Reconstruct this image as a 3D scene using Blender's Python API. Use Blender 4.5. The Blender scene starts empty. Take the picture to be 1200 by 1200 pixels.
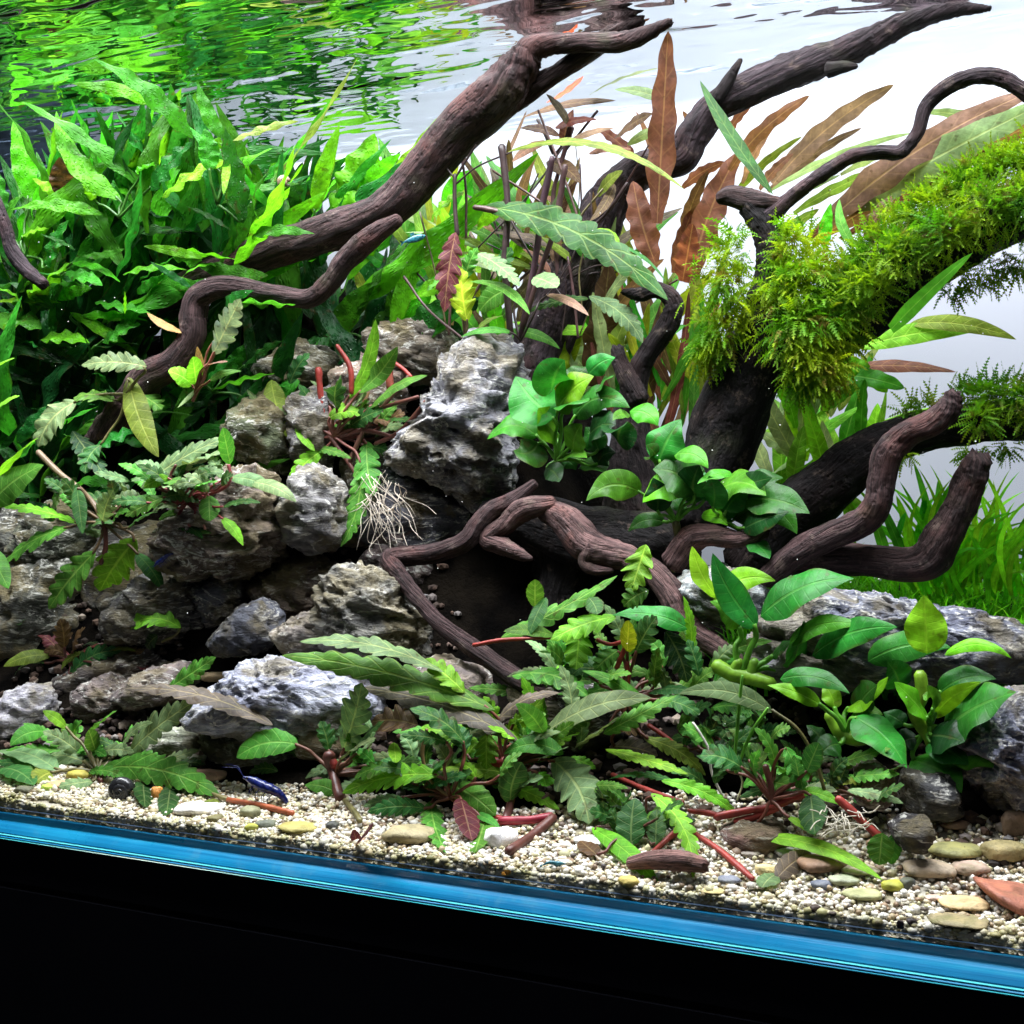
import bpy, math, random
import numpy as np
from mathutils import Vector, Matrix, noise as mn

random.seed(7)
rng = np.random.default_rng(11)
scene = bpy.context.scene
COL = scene.collection

# ------------------------------------------------------------------ camera, world, lamps
YAW = math.radians(25.0)
FPX = 1400.0                    # focal length in pixels of the 1200 px photograph
HORIZON = 610.0
CAM = Vector((0.0, -0.45, 0.15))
FWD = Vector((-math.sin(YAW), math.cos(YAW), 0.0))
RIGHT = Vector((math.cos(YAW), math.sin(YAW), 0.0))
UP = Vector((0, 0, 1))
WATER_Z = 0.44
BACK_Y = 0.36

cam_d = bpy.data.cameras.new("camera")
cam_o = bpy.data.objects.new("camera", cam_d)
COL.objects.link(cam_o)
cam_o.location = CAM
cam_o.rotation_euler = (math.radians(90), 0, YAW)
cam_d.sensor_width = 36.0
cam_d.lens = 36.0 * FPX / 1200.0
cam_d.shift_y = (HORIZON - 600.0) / 1200.0
cam_d.clip_start = 0.01
cam_d.clip_end = 50
scene.camera = cam_o

world = bpy.data.worlds.new("World")
scene.world = world
world.use_nodes = True
world.node_tree.nodes["Background"].inputs[0].default_value = (0.62, 0.72, 1.0, 1)
world.node_tree.nodes["Background"].inputs[1].default_value = 0.022

def area(name, loc, target, sx, sy, power, color):
    d = bpy.data.lights.new(name, 'AREA')
    d.shape = 'RECTANGLE'; d.size = sx; d.size_y = sy; d.energy = power; d.color = color
    o = bpy.data.objects.new(name, d); COL.objects.link(o)
    o.location = loc
    o.rotation_euler = (Vector(target) - Vector(loc)).to_track_quat('-Z', 'Y').to_euler()
    return o

# the tank's LED lamp hangs over the water; a second lamp stands behind the frosted back film
area("led_lamp", (-0.34, 0.015, 0.66), (-0.34, 0.06, 0.0), 1.00, 0.26, 28.0, (0.93, 0.95, 1.0))
area("led_lamp_rear", (-0.36, 0.26, 0.62), (-0.36, 0.24, 0.0), 0.95, 0.10, 6.0, (0.93, 0.95, 1.0))
# weak front fill added, standing in for the room's ambient light
area("room_fill", (-0.1, -1.3, 1.1), (-0.3, 0.1, 0.1), 0.9, 0.6, 1.8, (0.90, 0.94, 1.0))
area("backlight", (-0.16, 0.52, 0.50), (-0.18, 0.36, 0.27), 0.85, 0.10, 3.3, (0.87, 0.89, 1.0))

scene.view_settings.view_transform = 'Standard'
scene.view_settings.look = 'None'
scene.view_settings.exposure = 0.05
scene.view_settings.gamma = 1.0
scene.cycles.max_bounces = 10
scene.cycles.transparent_max_bounces = 16
scene.cycles.caustics_reflective = False
scene.cycles.caustics_refractive = False
scene.cycles.sample_clamp_indirect = 4.0
scene.cycles.use_denoising = True

# ------------------------------------------------------------------ geometry helpers
def P(px, py, y):
    """point of the photograph's pixel at depth y inside the tank (y=0: front pane)"""
    u = (px - 600.0) / FPX; v = (HORIZON - py) / FPX
    dy = FWD.y + u * RIGHT.y
    t = (y - CAM.y) / dy
    return Vector((CAM.x + t * (FWD.x + u * RIGHT.x), y, CAM.z + t * v))

def PW(px, py, y):
    """same, kept below the water surface"""
    v = (HORIZON - py) / FPX
    if v > 0:
        u = (px - 600.0) / FPX
        ymax = (WATER_Z - 0.005 - CAM.z) / v * (FWD.y + u * RIGHT.y) + CAM.y
        y = min(y, ymax)
    p = P(px, py, y)
    while y > 0.008 and p.z < ground_z(p.x, p.y) + 0.0015:
        y -= 0.002; p = P(px, py, y)
    return p

def scale_at(p):
    return (p - CAM).dot(FWD) / FPX       # metres per photograph pixel

def sstep(a, b, x):
    t = min(1.0, max(0.0, (x - a) / (b - a)))
    return t * t * (3 - 2 * t)

GY = [-0.05, 0.0, 0.04, 0.08, 0.14, 0.20, 0.36]
GZ = [0.004, 0.0042, 0.012, 0.024, 0.048, 0.076, 0.112]
def ground_z(x, y):
    z = float(np.interp(y, GY, GZ))
    left = 1.0 - sstep(-0.56, -0.36, x)
    z += left * 0.20 * sstep(0.10, 0.30, y)
    z += 0.13 * sstep(0.15, 0.26, y) * sstep(-0.60, -0.40, x) * (1 - sstep(-0.33, -0.24, x))
    z += 0.003 * mn.noise((x * 25, y * 25, 3.0))
    return z

def ground_hit(px, py):
    y = -0.005
    while y < 0.33:
        p = P(px, py, y)
        if p.z <= ground_z(p.x, p.y):
            return p
        y += 0.001
    return P(px, py, 0.1)

def mesh_obj(name, verts, faces, mats, parent=None, uvs=None, smooth=True, midx=None):
    me = bpy.data.meshes.new(name)
    me.from_pydata([tuple(v) for v in verts], [], faces)
    if uvs is not None:
        lay = me.uv_layers.new(name="UVMap")
        li = np.empty(len(me.loops), dtype=np.int32)
        me.loops.foreach_get("vertex_index", li)
        lay.data.foreach_set("uv", np.asarray(uvs, dtype=np.float32)[li].ravel())
    if not isinstance(mats, (list, tuple)): mats = [mats]
    for m in mats: me.materials.append(m)
    me.polygons.foreach_set("use_smooth", [smooth] * len(me.polygons))
    if midx is not None: me.polygons.foreach_set("material_index", midx)
    me.update()
    o = bpy.data.objects.new(name, me)
    COL.objects.link(o)
    if parent is not None: o.parent = parent
    return o

def tag(o, label, cat, group=None):
    o["label"] = label; o["category"] = cat
    if group: o["group"] = group
    return o

def thing(name, loc, label, cat, group=None):
    o = bpy.data.objects.new(name, None); COL.objects.link(o)
    o.location = loc; o.empty_display_size = 0.01
    return tag(o, label, cat, group)

def spline(pts, per=8):
    """Catmull-Rom through rows of floats"""
    a = np.array(pts, dtype=float)
    a = np.vstack([2 * a[0] - a[1], a, 2 * a[-1] - a[-2]])
    out = []
    for i in range(1, len(a) - 2):
        p0, p1, p2, p3 = a[i - 1], a[i], a[i + 1], a[i + 2]
        for k in range(per):
            t = k / per
            out.append(0.5 * ((2 * p1) + (-p0 + p2) * t + (2 * p0 - 5 * p1 + 4 * p2 - p3) * t * t + (-p0 + 3 * p1 - 3 * p2 + p3) * t ** 3))
    out.append(a[-2])
    return np.array(out)

def tube_geo(path, radii, sides=8, rough=0.0, grain=0.0, seed=0.0, twist=0.0, offset=Vector((0, 0, 0))):
    """swept tube; rough = lumps, grain = ridges that run along it. returns verts, faces, uvs"""
    n = len(path)
    pts = [Vector(p) for p in path]
    verts, faces, uvs = [], [], []
    ref = Vector((0.31, -0.8, 0.5)).normalized()
    s = 0.0
    prevB = None
    for i in range(n):
        T = (pts[min(i + 1, n - 1)] - pts[max(i - 1, 0)])
        if T.length < 1e-9: T = Vector((0, 0, 1))
        T.normalize()
        if prevB is None:
            B = T.cross(ref)
            if B.length < 1e-3: B = T.cross(Vector((1, 0, 0)))
        else:
            B = prevB - T * prevB.dot(T)
        B.normalize(); prevB = B
        N = B.cross(T)
        if i: s += (pts[i] - pts[i - 1]).length
        r = radii[i]
        for j in range(sides):
            a = 2 * math.pi * j / sides + twist * s / max(r, 1e-4) * 0.1
            ca, sa = math.cos(a), math.sin(a)
            rr = r
            if rough or grain:
                q = Vector((ca * 1.0, sa * 1.0, s / max(r, .003) * 0.42 + seed * 7))
                lump = mn.noise(q) + 0.6 * mn.noise(q * 2.3) + 0.3 * mn.noise(q * 5.1)
                g = Vector((ca * 2.9 + mn.noise((s * 22, seed, 0)) * .8, sa * 2.9, s * 26 + seed * 5))
                rid = abs(mn.noise(g)) + 0.6 * abs(mn.noise(g * 2.3))
                rr = r * (1 + rough * lump + grain * (0.42 - rid))
            verts.append(pts[i] + (B * ca + N * sa) * rr - offset)
            uvs.append((j / sides, s * 10))
    for i in range(n - 1):
        for j in range(sides):
            a = i * sides + j; b = i * sides + (j + 1) % sides
            faces.append((a, b, b + sides, a + sides))
    for end in (0, n - 1):
        c = len(verts)
        verts.append(pts[end] - offset); uvs.append((0.5, 0))
        for j in range(sides):
            a = end * sides + j; b = end * sides + (j + 1) % sides
            faces.append((b, a, c) if end == 0 else (a, b, c))
    return verts, faces, uvs

def join_geo(geos):
    V, F, U = [], [], []
    for v, f, u in geos:
        o = len(V); V += list(v); U += list(u)
        F += [tuple(k + o for k in q) for q in f]
    return V, F, U

# ------------------------------------------------------------------ materials
class NT:
    def __init__(s, name):
        s.m = bpy.data.materials.new(name); s.m.use_nodes = True
        s.t = s.m.node_tree; s.t.nodes.clear()
        s.out = s.n('ShaderNodeOutputMaterial')
    def n(s, typ, **kw):
        nd = s.t.nodes.new(typ)
        for k, v in kw.items(): setattr(nd, k, v)
        return nd
    def l(s, a, b): s.t.links.new(a, b)
    def put(s, sock, v):
        if isinstance(v, bpy.types.NodeSocket): s.l(v, sock)
        else:
            if isinstance(v, (tuple, list)) and len(v) == 3 and sock.type == 'RGBA': v = (*v, 1)
            sock.default_value = v
    def math(s, op, a, b=None, c=None, clamp=False):
        nd = s.n('ShaderNodeMath', operation=op); nd.use_clamp = clamp
        s.put(nd.inputs[0], a)
        if b is not None: s.put(nd.inputs[1], b)
        if c is not None: s.put(nd.inputs[2], c)
        return nd.outputs[0]
    def mix(s, f, a, b, mode='MIX'):
        nd = s.n('ShaderNodeMix', data_type='RGBA', blend_type=mode)
        s.put(nd.inputs[0], f); s.put(nd.inputs[6], a); s.put(nd.inputs[7], b)
        return nd.outputs[2]
    def ramp(s, f, stops):
        nd = s.n('ShaderNodeValToRGB'); cr = nd.color_ramp
        while len(cr.elements) < len(stops): cr.elements.new(0.5)
        for e, (p, c) in zip(cr.elements, stops):
            e.position = p; e.color = c if len(c) == 4 else (*c, 1)
        s.put(nd.inputs[0], f)
        return nd.outputs[0]
    def rng(s, v, a, b, c=0.0, d=1.0):
        nd = s.n('ShaderNodeMapRange'); nd.interpolation_type = 'SMOOTHSTEP'
        s.put(nd.inputs[0], v)
        for i, x in enumerate((a, b, c, d)): s.put(nd.inputs[i + 1], x)
        return nd.outputs[0]
    def noise(s, vec, scale, detail=3, rough=0.55, dist=0.0):
        nd = s.n('ShaderNodeTexNoise')
        if vec is not None: s.l(vec, nd.inputs['Vector'])
        nd.inputs['Scale'].default_value = scale; nd.inputs['Detail'].default_value = detail
        nd.inputs['Roughness'].default_value = rough; nd.inputs['Distortion'].default_value = dist
        return nd.outputs[0]
    def voro(s, vec, scale, feature='F1', rnd=1.0):
        nd = s.n('ShaderNodeTexVoronoi', feature=feature)
        if vec is not None: s.l(vec, nd.inputs['Vector'])
        nd.inputs['Scale'].default_value = scale
        nd.inputs['Randomness'].default_value = rnd
        return nd
    def bump(s, h, strength, dist=0.001, normal=None):
        nd = s.n('ShaderNodeBump')
        nd.inputs['Strength'].default_value = strength; nd.inputs['Distance'].default_value = dist
        s.l(h, nd.inputs['Height'])
        if normal is not None: s.l(normal, nd.inputs['Normal'])
        return nd.outputs[0]
    def bsdf(s, color, rough=0.5, spec=0.4, normal=None, **kw):
        b = s.n('ShaderNodeBsdfPrincipled')
        s.put(b.inputs['Base Color'], color); s.put(b.inputs['Roughness'], rough)
        b.inputs['Specular IOR Level'].default_value = spec
        if normal is not None: s.l(normal, b.inputs['Normal'])
        for k, v in kw.items(): s.put(b.inputs[k], v)
        return b.outputs[0]
    def done(s, sh):
        s.l(sh, s.out.inputs[0]); return s.m

def leaf_material(name, nveins=6, vein=0.8, rough=0.45, spec=0.12, trans=0.3, bumps=0.0, spots=0.0, side=0.7, veincol=(0.9, 1.0, 0.35), specks=0.0):
    k = NT(name)
    oi = k.n('ShaderNodeObjectInfo')
    uv = k.n('ShaderNodeTexCoord')
    sep = k.n('ShaderNodeSeparateXYZ'); k.l(uv.outputs['UV'], sep.inputs[0])
    au = k.math('ABSOLUTE', k.math('MULTIPLY', k.math('SUBTRACT', sep.outputs[0], 0.5), 2.0))
    mid = k.rng(au, 0.03, 0.10, 1.0, 0.0)
    ph = k.math('FRACT', k.math('SUBTRACT', k.math('MULTIPLY', sep.outputs[1], nveins), k.math('MULTIPLY', au, 0.75)))
    sv = k.rng(k.math('ABSOLUTE', k.math('SUBTRACT', ph, 0.5)), 0.02, 0.085, 1.0, 0.0)
    # finer net between the side veins
    ph2 = k.math('FRACT', k.math('ADD', k.math('MULTIPLY', sep.outputs[1], nveins * 3.0), k.math('MULTIPLY', au, 2.0)))
    sv2 = k.rng(k.math('ABSOLUTE', k.math('SUBTRACT', ph2, 0.5)), 0.02, 0.12, 0.35, 0.0)
    v = k.math('MAXIMUM', mid, k.math('MULTIPLY', k.math('MAXIMUM', sv, sv2), side))
    # world position noise keeps every leaf different
    geo = k.n('ShaderNodeNewGeometry')
    n1 = k.noise(geo.outputs['Position'], 55, 3)
    n2 = k.noise(geo.outputs['Position'], 320, 3)
    rnd = oi.outputs['Random']
    br = k.math('MULTIPLY', k.rng(n1, 0.25, 0.75, 0.62, 1.38), k.math('ADD', k.math('MULTIPLY', rnd, 0.5), 0.75))
    br = k.math('MULTIPLY', br, k.rng(n2, 0.3, 0.7, 0.85, 1.15))
    comb = k.n('ShaderNodeCombineXYZ')
    for i in range(3): k.l(br, comb.inputs[i])
    base = k.mix(1.0, oi.outputs['Color'], comb.outputs[0], 'MULTIPLY')
    hs = k.n('ShaderNodeHueSaturation'); k.l(base, hs.inputs['Color'])
    k.l(k.math('ADD', 0.485, k.math('MULTIPLY', rnd, 0.03)), hs.inputs['Hue'])
    base = hs.outputs[0]
    lighter = k.mix(1.0, base, (2.0, 1.6, 1.5), 'MULTIPLY')
    lighter = k.mix(0.12, lighter, veincol)
    colr = k.mix(k.math('MULTIPLY', v, vein), base, lighter)
    if spots:
        sp = k.rng(k.noise(geo.outputs['Position'], 150, 2), 0.64, 0.70, 0.0, spots)
        colr = k.mix(sp, colr, (0.055, 0.03, 0.01))
    # browned margins here and there
    ed = k.math('MULTIPLY', k.rng(au, 0.75, 1.0), k.rng(n1, 0.50, 0.68, 0.0, 0.5))
    colr = k.mix(ed, colr, (0.09, 0.055, 0.015))
    h = k.math('ADD', k.math('MULTIPLY', v, -0.5), k.math('MULTIPLY', n2, 0.5))
    nrm = k.bump(h, 0.5, 0.0007)
    if bumps:
        vo = k.voro(uv.outputs['UV'], 11)
        mp = k.n('ShaderNodeMapping'); k.l(uv.outputs['UV'], mp.inputs[0]); mp.inputs['Scale'].default_value = (0.8, 2.6, 1)
        k.l(mp.outputs[0], vo.inputs['Vector'])
        nrm = k.bump(k.rng(vo.outputs['Distance'], 0.0, 0.5, 1.0, 0.0), bumps, 0.0016, nrm)
    if specks:
        # pale grit and tiny pearling bubbles on the blade
        vo = k.voro(uv.outputs['UV'], 26)
        sp = k.math('MULTIPLY', k.rng(vo.outputs['Distance'], 0.05, 0.11, 1.0, 0.0), k.rng(k.noise(geo.outputs['Position'], 70, 1), 0.52, 0.6))
        colr = k.mix(k.math('MULTIPLY', sp, specks), colr, (0.6, 0.75, 0.6))
    b = k.bsdf(colr, rough, spec, nrm)
    tr = k.n('ShaderNodeBsdfTranslucent')
    k.l(k.mix(1.0, colr, (1.5, 1.5, 0.8), 'MULTIPLY'), tr.inputs[0]); k.l(nrm, tr.inputs[1])
    mx = k.n('ShaderNodeMixShader'); mx.inputs[0].default_value = trans
    k.l(b, mx.inputs[1]); k.l(tr.outputs[0], mx.inputs[2])
    return k.done(mx.outputs[0])

M = {}
M['p'] = leaf_material('lobed_leaf', 7, 0.8, trans=0.2, veincol=(0.85, 0.9, 0.3), specks=0.5, spots=0.5)
M['o'] = leaf_material('oval_leaf', 6, 0.75, trans=0.28, veincol=(0.85, 0.9, 0.4))
M['s'] = leaf_material('narrow_leaf', 9, 0.55, trans=0.32)
M['a'] = leaf_material('anubias_leaf', 9, 0.25, rough=0.36, spec=0.14, trans=0.16, side=0.35, specks=0.7, spots=0.45)
M['f'] = leaf_material('fern_leaf', 13, -0.5, rough=0.4, spec=0.13, trans=0.40, bumps=0.6, spots=0.5, side=0.1)
M['r'] = leaf_material('ribbon_leaf', 10, 0.5, trans=0.5, side=0.3, spots=0.5)
M['g'] = leaf_material('grass_blade', 1, 0.3, trans=0.55, side=0.0)

def tinted(name, rough=0.5, spec=0.4, nscale=120, var=0.5, bump=0.4, trans=0.0):
    k = NT(name)
    oi = k.n('ShaderNodeObjectInfo'); geo = k.n('ShaderNodeNewGeometry')
    n1 = k.noise(geo.outputs['Position'], nscale, 4)
    br = k.rng(n1, 0.25, 0.75, 1 - var, 1 + var)
    c = k.n('ShaderNodeCombineXYZ')
    for i in range(3): k.l(br, c.inputs[i])
    col = k.mix(1.0, oi.outputs['Color'], c.outputs[0], 'MULTIPLY')
    b = k.bsdf(col, rough, spec, k.bump(n1, bump, 0.0008))
    if trans:
        tr = k.n('ShaderNodeBsdfTranslucent'); k.l(col, tr.inputs[0])
        mx = k.n('ShaderNodeMixShader'); mx.inputs[0].default_value = trans
        k.l(b, mx.inputs[1]); k.l(tr.outputs[0], mx.inputs[2]); b = mx.outputs[0]
    return k.done(b)
M['stalk'] = tinted('plant_stalk', 0.4, 0.45, 180, 0.35, 0.3, 0.2)
M['root'] = tinted('fine_root', 0.6, 0.2, 200, 0.3, 0.0, 0.2)
M['shell'] = tinted('shell', 0.25, 0.5, 160, 0.6, 0.3)

def wood_material():
    k = NT('driftwood_bark')
    oi = k.n('ShaderNodeObjectInfo'); geo = k.n('ShaderNodeNewGeometry'); tc = k.n('ShaderNodeTexCoord')
    mp = k.n('ShaderNodeMapping'); k.l(tc.outputs['UV'], mp.inputs[0]); mp.inputs['Scale'].default_value = (7, 2.2, 1)
    g1 = k.noise(mp.outputs[0], 1.6, 6, 0.65, 0.6)
    mp2 = k.n('ShaderNodeMapping'); k.l(tc.outputs['UV'], mp2.inputs[0]); mp2.inputs['Scale'].default_value = (30, 5.5, 1)
    g2 = k.noise(mp2.outputs[0], 1.0, 5, 0.6, 0.3)
    pn = k.noise(geo.outputs['Position'], 40, 4)
    fn = k.noise(geo.outputs['Position'], 420, 3)
    f = k.math('ADD', k.math('MULTIPLY', g1, 0.55), k.math('MULTIPLY', g2, 0.45))
    colr = k.mix(k.rng(f, 0.34, 0.66), k.mix(1.0, oi.outputs['Color'], (0.28, 0.25, 0.27), 'MULTIPLY'), k.mix(1.0, oi.outputs['Color'], (1.7, 1.5, 1.5), 'MULTIPLY'))
    colr = k.mix(k.rng(pn, 0.52, 0.72, 0.0, 0.7), colr, k.mix(1.0, oi.outputs['Color'], (2.3, 1.5, 1.3), 'MULTIPLY'))
    pw = k.rng(k.noise(geo.outputs['Position'], 95, 5, .7), .56, .70, 0, .6)
    colr = k.mix(pw, colr, (.16, .115, .095))
    colr = k.mix(k.rng(k.noise(geo.outputs['Position'], 28, 4), .56, .72, 0, .45), colr, (.035, .042, .016))
    cr = k.rng(k.math('ABSOLUTE', k.math('SUBTRACT', g2, 0.5)), 0.0, 0.03, 0.8, 0.0)
    colr = k.mix(cr, colr, (0.004, 0.003, 0.003))
    colr = k.mix(k.rng(fn, 0.62, 0.75, 0.0, 0.35), colr, (0.10, 0.085, 0.075))
    h = k.math('ADD', k.math('MULTIPLY', g1, 0.7), k.math('MULTIPLY', g2, 0.5))
    pit = k.voro(geo.outputs['Position'], 230)
    pits = k.math('MULTIPLY', k.rng(pit.outputs['Distance'], 0.05, 0.35), k.rng(pn, 0.42, 0.6))
    colr = k.mix(k.math('MULTIPLY', k.rng(pit.outputs['Distance'], 0.05, 0.22, 1.0, 0.0), k.rng(pn, 0.5, 0.62, 0.0, 0.7)), colr, k.mix(1.0, colr, (0.25, 0.22, 0.22), 'MULTIPLY'))
    nrm = k.bump(h, 0.9, 0.0045)
    nrm = k.bump(pits, 0.5, 0.0016, nrm)
    nrm = k.bump(fn, 0.35, 0.0008, nrm)
    return k.done(k.bsdf(colr, 0.78, 0.18, nrm))
M['wood'] = wood_material()

def stone_material(name, algae=0.5):
    k = NT(name)
    oi = k.n('ShaderNodeObjectInfo'); geo = k.n('ShaderNodeNewGeometry')
    pos = geo.outputs['Position']
    mp = k.n('ShaderNodeMapping'); k.l(pos, mp.inputs[0]); mp.inputs['Scale'].default_value = (1, 1, 2.6); mp.inputs['Rotation'].default_value = (0.35, 0.3, 0)
    s1 = k.noise(mp.outputs[0], 38, 7, 0.66, 1.2)
    s2 = k.noise(mp.outputs[0], 150, 6, 0.65, 0.8)
    s3 = k.noise(pos, 520, 4, 0.6)
    colr = k.ramp(s1, [(0.30, (0.18, 0.18, 0.21)), (0.45, (0.6, 0.6, 0.66)), (0.57, (1.05, 1.05, 1.08)), (0.72, (1.75, 1.7, 1.6))])
    colr = k.mix(1.0, oi.outputs['Color'], colr, 'MULTIPLY')
    # white calcite seams along ridged noise
    rd = k.math('ABSOLUTE', k.math('SUBTRACT', k.noise(mp.outputs[0], 22, 5, 0.6, 1.5), 0.5))
    seam = k.math('MULTIPLY', k.rng(rd, 0.004, 0.04, 1.0, 0.0), k.rng(s2, 0.42, 0.6))
    colr = k.mix(k.math('MULTIPLY', seam, 0.85), colr, (0.72, 0.70, 0.64))
    dk = k.math('MULTIPLY', k.rng(s2, 0.30, 0.46, 1.0, 0.0), 0.75)
    colr = k.mix(dk, colr, k.mix(1.0, colr, (0.3, 0.28, 0.32), 'MULTIPLY'))
    an = k.rng(k.noise(pos, 30, 6, 0.65), 0.44, 0.60, 0.0, algae)
    colr = k.mix(an, colr, k.mix(s2, (0.030, 0.030, 0.012), (0.27, 0.21, 0.10)))
    h = k.math('ADD', k.math('ADD', k.math('MULTIPLY', s1, 0.9), k.math('MULTIPLY', s2, 0.5)), k.math('MULTIPLY', s3, 0.16))
    return k.done(k.bsdf(colr, 0.75, 0.3, k.bump(h, 1.0, 0.006)))
M['stone'] = stone_material('layered_stone', 0.7)
M['mossy'] = stone_material('algae_stone', 0.9)

def pebble_material():
    k = NT('pebble_stone')
    oi = k.n('ShaderNodeObjectInfo'); geo = k.n('ShaderNodeNewGeometry'); pos = geo.outputs['Position']
    n1 = k.noise(pos, 130, 5, 0.6, 0.5); n2 = k.noise(pos, 700, 4, 0.6)
    colr = k.mix(1.0, oi.outputs['Color'], k.ramp(n1, [(0.3, (0.55, 0.55, 0.5)), (0.5, (1, 1, 1)), (0.7, (1.35, 1.3, 1.15))]), 'MULTIPLY')
    colr = k.mix(k.rng(n2, 0.56, 0.7, 0, 0.6), colr, k.mix(1.0, colr, (0.4, 0.4, 0.35), 'MULTIPLY'))
    colr = k.mix(k.rng(k.noise(pos, 60, 3), 0.52, 0.7, 0, 0.5), colr, (0.12, 0.13, 0.03))
    return k.done(k.bsdf(colr, 0.6, 0.35, k.bump(k.math('ADD', n1, k.math('MULTIPLY', n2, 0.4)), 0.6, 0.0015)))
M['pebble'] = pebble_material()

def gravel_material():
    k = NT('pale_gravel')
    geo = k.n('ShaderNodeNewGeometry'); pos = geo.outputs['Position']
    r = geo.outputs['Random Per Island']
    colr = k.ramp(r, [(0.0, (0.60, 0.57, 0.51)), (0.3, (0.76, 0.73, 0.68)), (0.55, (0.66, 0.55, 0.40)), (0.72, (0.50, 0.48, 0.28)), (0.86, (0.32, 0.21, 0.13)), (1.0, (0.06, 0.05, 0.05))])
    n = k.noise(pos, 500, 3)
    colr = k.mix(k.rng(n, 0.4, 0.7, 0, 0.4), colr, k.mix(1.0, colr, (0.62, 0.6, 0.5), 'MULTIPLY'))
    # green-brown algae film where the gravel lies against the pane and to the left
    sep = k.n('ShaderNodeSeparateXYZ'); k.l(pos, sep.inputs[0])
    front = k.rng(k.math('ADD', sep.outputs[1], k.math('MULTIPLY', k.noise(pos, 60, 3), 0.006)), 0.001, 0.012, 1.0, 0.0)
    left = k.rng(k.math('ADD', sep.outputs[0], k.math('MULTIPLY', k.noise(pos, 24, 3), 0.12)), -0.46, -0.16, 1.0, 0.12)
    al = k.math('MULTIPLY', k.math('ADD', k.math('MULTIPLY', front, 0.8), k.math('MULTIPLY', left, 0.35)), k.rng(k.noise(pos, 110, 3), 0.34, 0.62, 0.15, 0.9), clamp=True)
    colr = k.mix(al, colr, k.mix(n, (0.09, 0.105, 0.02), (0.34, 0.32, 0.10)))
    return k.done(k.bsdf(colr, 0.5, 0.4, k.bump(n, 0.3, 0.0005)))
M['gravel'] = gravel_material()

def soil_material():
    k = NT('dark_soil')
    geo = k.n('ShaderNodeNewGeometry'); pos = geo.outputs['Position']
    vo = k.noise(pos, 260, 5, .7)
    n = k.noise(pos, 40, 4)
    sep = k.n('ShaderNodeSeparateXYZ'); k.l(pos, sep.inputs[0])
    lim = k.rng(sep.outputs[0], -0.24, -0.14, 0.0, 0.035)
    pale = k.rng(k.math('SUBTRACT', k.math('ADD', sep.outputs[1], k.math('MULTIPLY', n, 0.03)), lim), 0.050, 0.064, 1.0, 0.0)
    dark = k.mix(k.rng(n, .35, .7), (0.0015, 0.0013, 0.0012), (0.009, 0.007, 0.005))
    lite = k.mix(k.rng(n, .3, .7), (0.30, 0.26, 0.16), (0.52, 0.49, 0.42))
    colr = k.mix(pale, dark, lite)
    return k.done(k.bsdf(colr, 0.95, 0.02, k.bump(vo, 0.8, 0.003)))
M['soil'] = soil_material()

def moss_material():
    k = NT('moss_frond')
    geo = k.n('ShaderNodeNewGeometry'); pos = geo.outputs['Position']
    n = k.noise(pos, 38, 3)
    r = geo.outputs['Random Per Island']
    colr = k.mix(k.rng(n, 0.35, 0.65), (0.055, 0.19, 0.008), (0.22, 0.33, 0.012))
    colr = k.mix(k.rng(r, 0.0, 1.0, 0.0, 0.45), colr, (0.05, 0.19, 0.01))
    colr = k.mix(k.rng(k.noise(pos, 70, 2), 0.57, 0.68, 0.0, 0.75), colr, (0.13, 0.085, 0.03))
    oi = k.n('ShaderNodeObjectInfo'); colr = k.mix(1.0, colr, oi.outputs['Color'], 'MULTIPLY')
    b = k.bsdf(colr, 0.55, 0.1)
    tr = k.n('ShaderNodeBsdfTranslucent'); k.l(k.mix(1.0, colr, (1.6, 1.6, 0.7), 'MULTIPLY'), tr.inputs[0])
    mx = k.n('ShaderNodeMixShader'); mx.inputs[0].default_value = 0.45
    k.l(b, mx.inputs[1]); k.l(tr.outputs[0], mx.inputs[2])
    return k.done(mx.outputs[0])
M['moss'] = moss_material()

def water_material():
    k = NT('water_skin')
    geo = k.n('ShaderNodeNewGeometry'); pos = geo.outputs['Position']
    mp = k.n('ShaderNodeMapping'); k.l(pos, mp.inputs[0]); mp.inputs['Rotation'].default_value = (0, 0, math.radians(-18)); mp.inputs['Scale'].default_value = (1, 2.6, 1)
    n1 = k.noise(mp.outputs[0], 9, 2, 0.45, 0.5)
    n2 = k.noise(mp.outputs[0], 26, 1, 0.5, 0.4)
    nrm = k.bump(k.math('ADD', n1, k.math('MULTIPLY', n2, 0.26)), 1.0, 0.0085)
    fr = k.n('ShaderNodeFresnel'); fr.inputs['IOR'].default_value = 1.33; k.l(nrm, fr.inputs['Normal'])
    gl = k.n('ShaderNodeBsdfGlossy'); gl.inputs['Roughness'].default_value = 0.035; gl.inputs['Color'].default_value = (0.70, 0.74, 0.75, 1); k.l(nrm, gl.inputs['Normal'])
    tr = k.n('ShaderNodeBsdfTransparent')
    mx = k.n('ShaderNodeMixShader'); k.l(fr.outputs[0], mx.inputs[0]); k.l(tr.outputs[0], mx.inputs[1]); k.l(gl.outputs[0], mx.inputs[2])
    return k.done(mx.outputs[0])

def simple(name, col, rough=0.5, spec=0.4, **kw):
    k = NT(name); return k.done(k.bsdf(col, rough, spec, **kw))

# ------------------------------------------------------------------ the tank, its back film, cabinet and water
X0, X1 = -1.02, 0.22
def box_geo(a, b, off=Vector((0, 0, 0))):
    (x0, y0, z0), (x1, y1, z1) = a, b
    v = [Vector((x, y, z)) - off for x in (x0, x1) for y in (y0, y1) for z in (z0, z1)]
    f = [(0, 1, 3, 2), (4, 6, 7, 5), (0, 4, 5, 1), (2, 3, 7, 6), (0, 2, 6, 4), (1, 5, 7, 3)]
    return v, f, [(0, 0)] * 8

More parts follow.
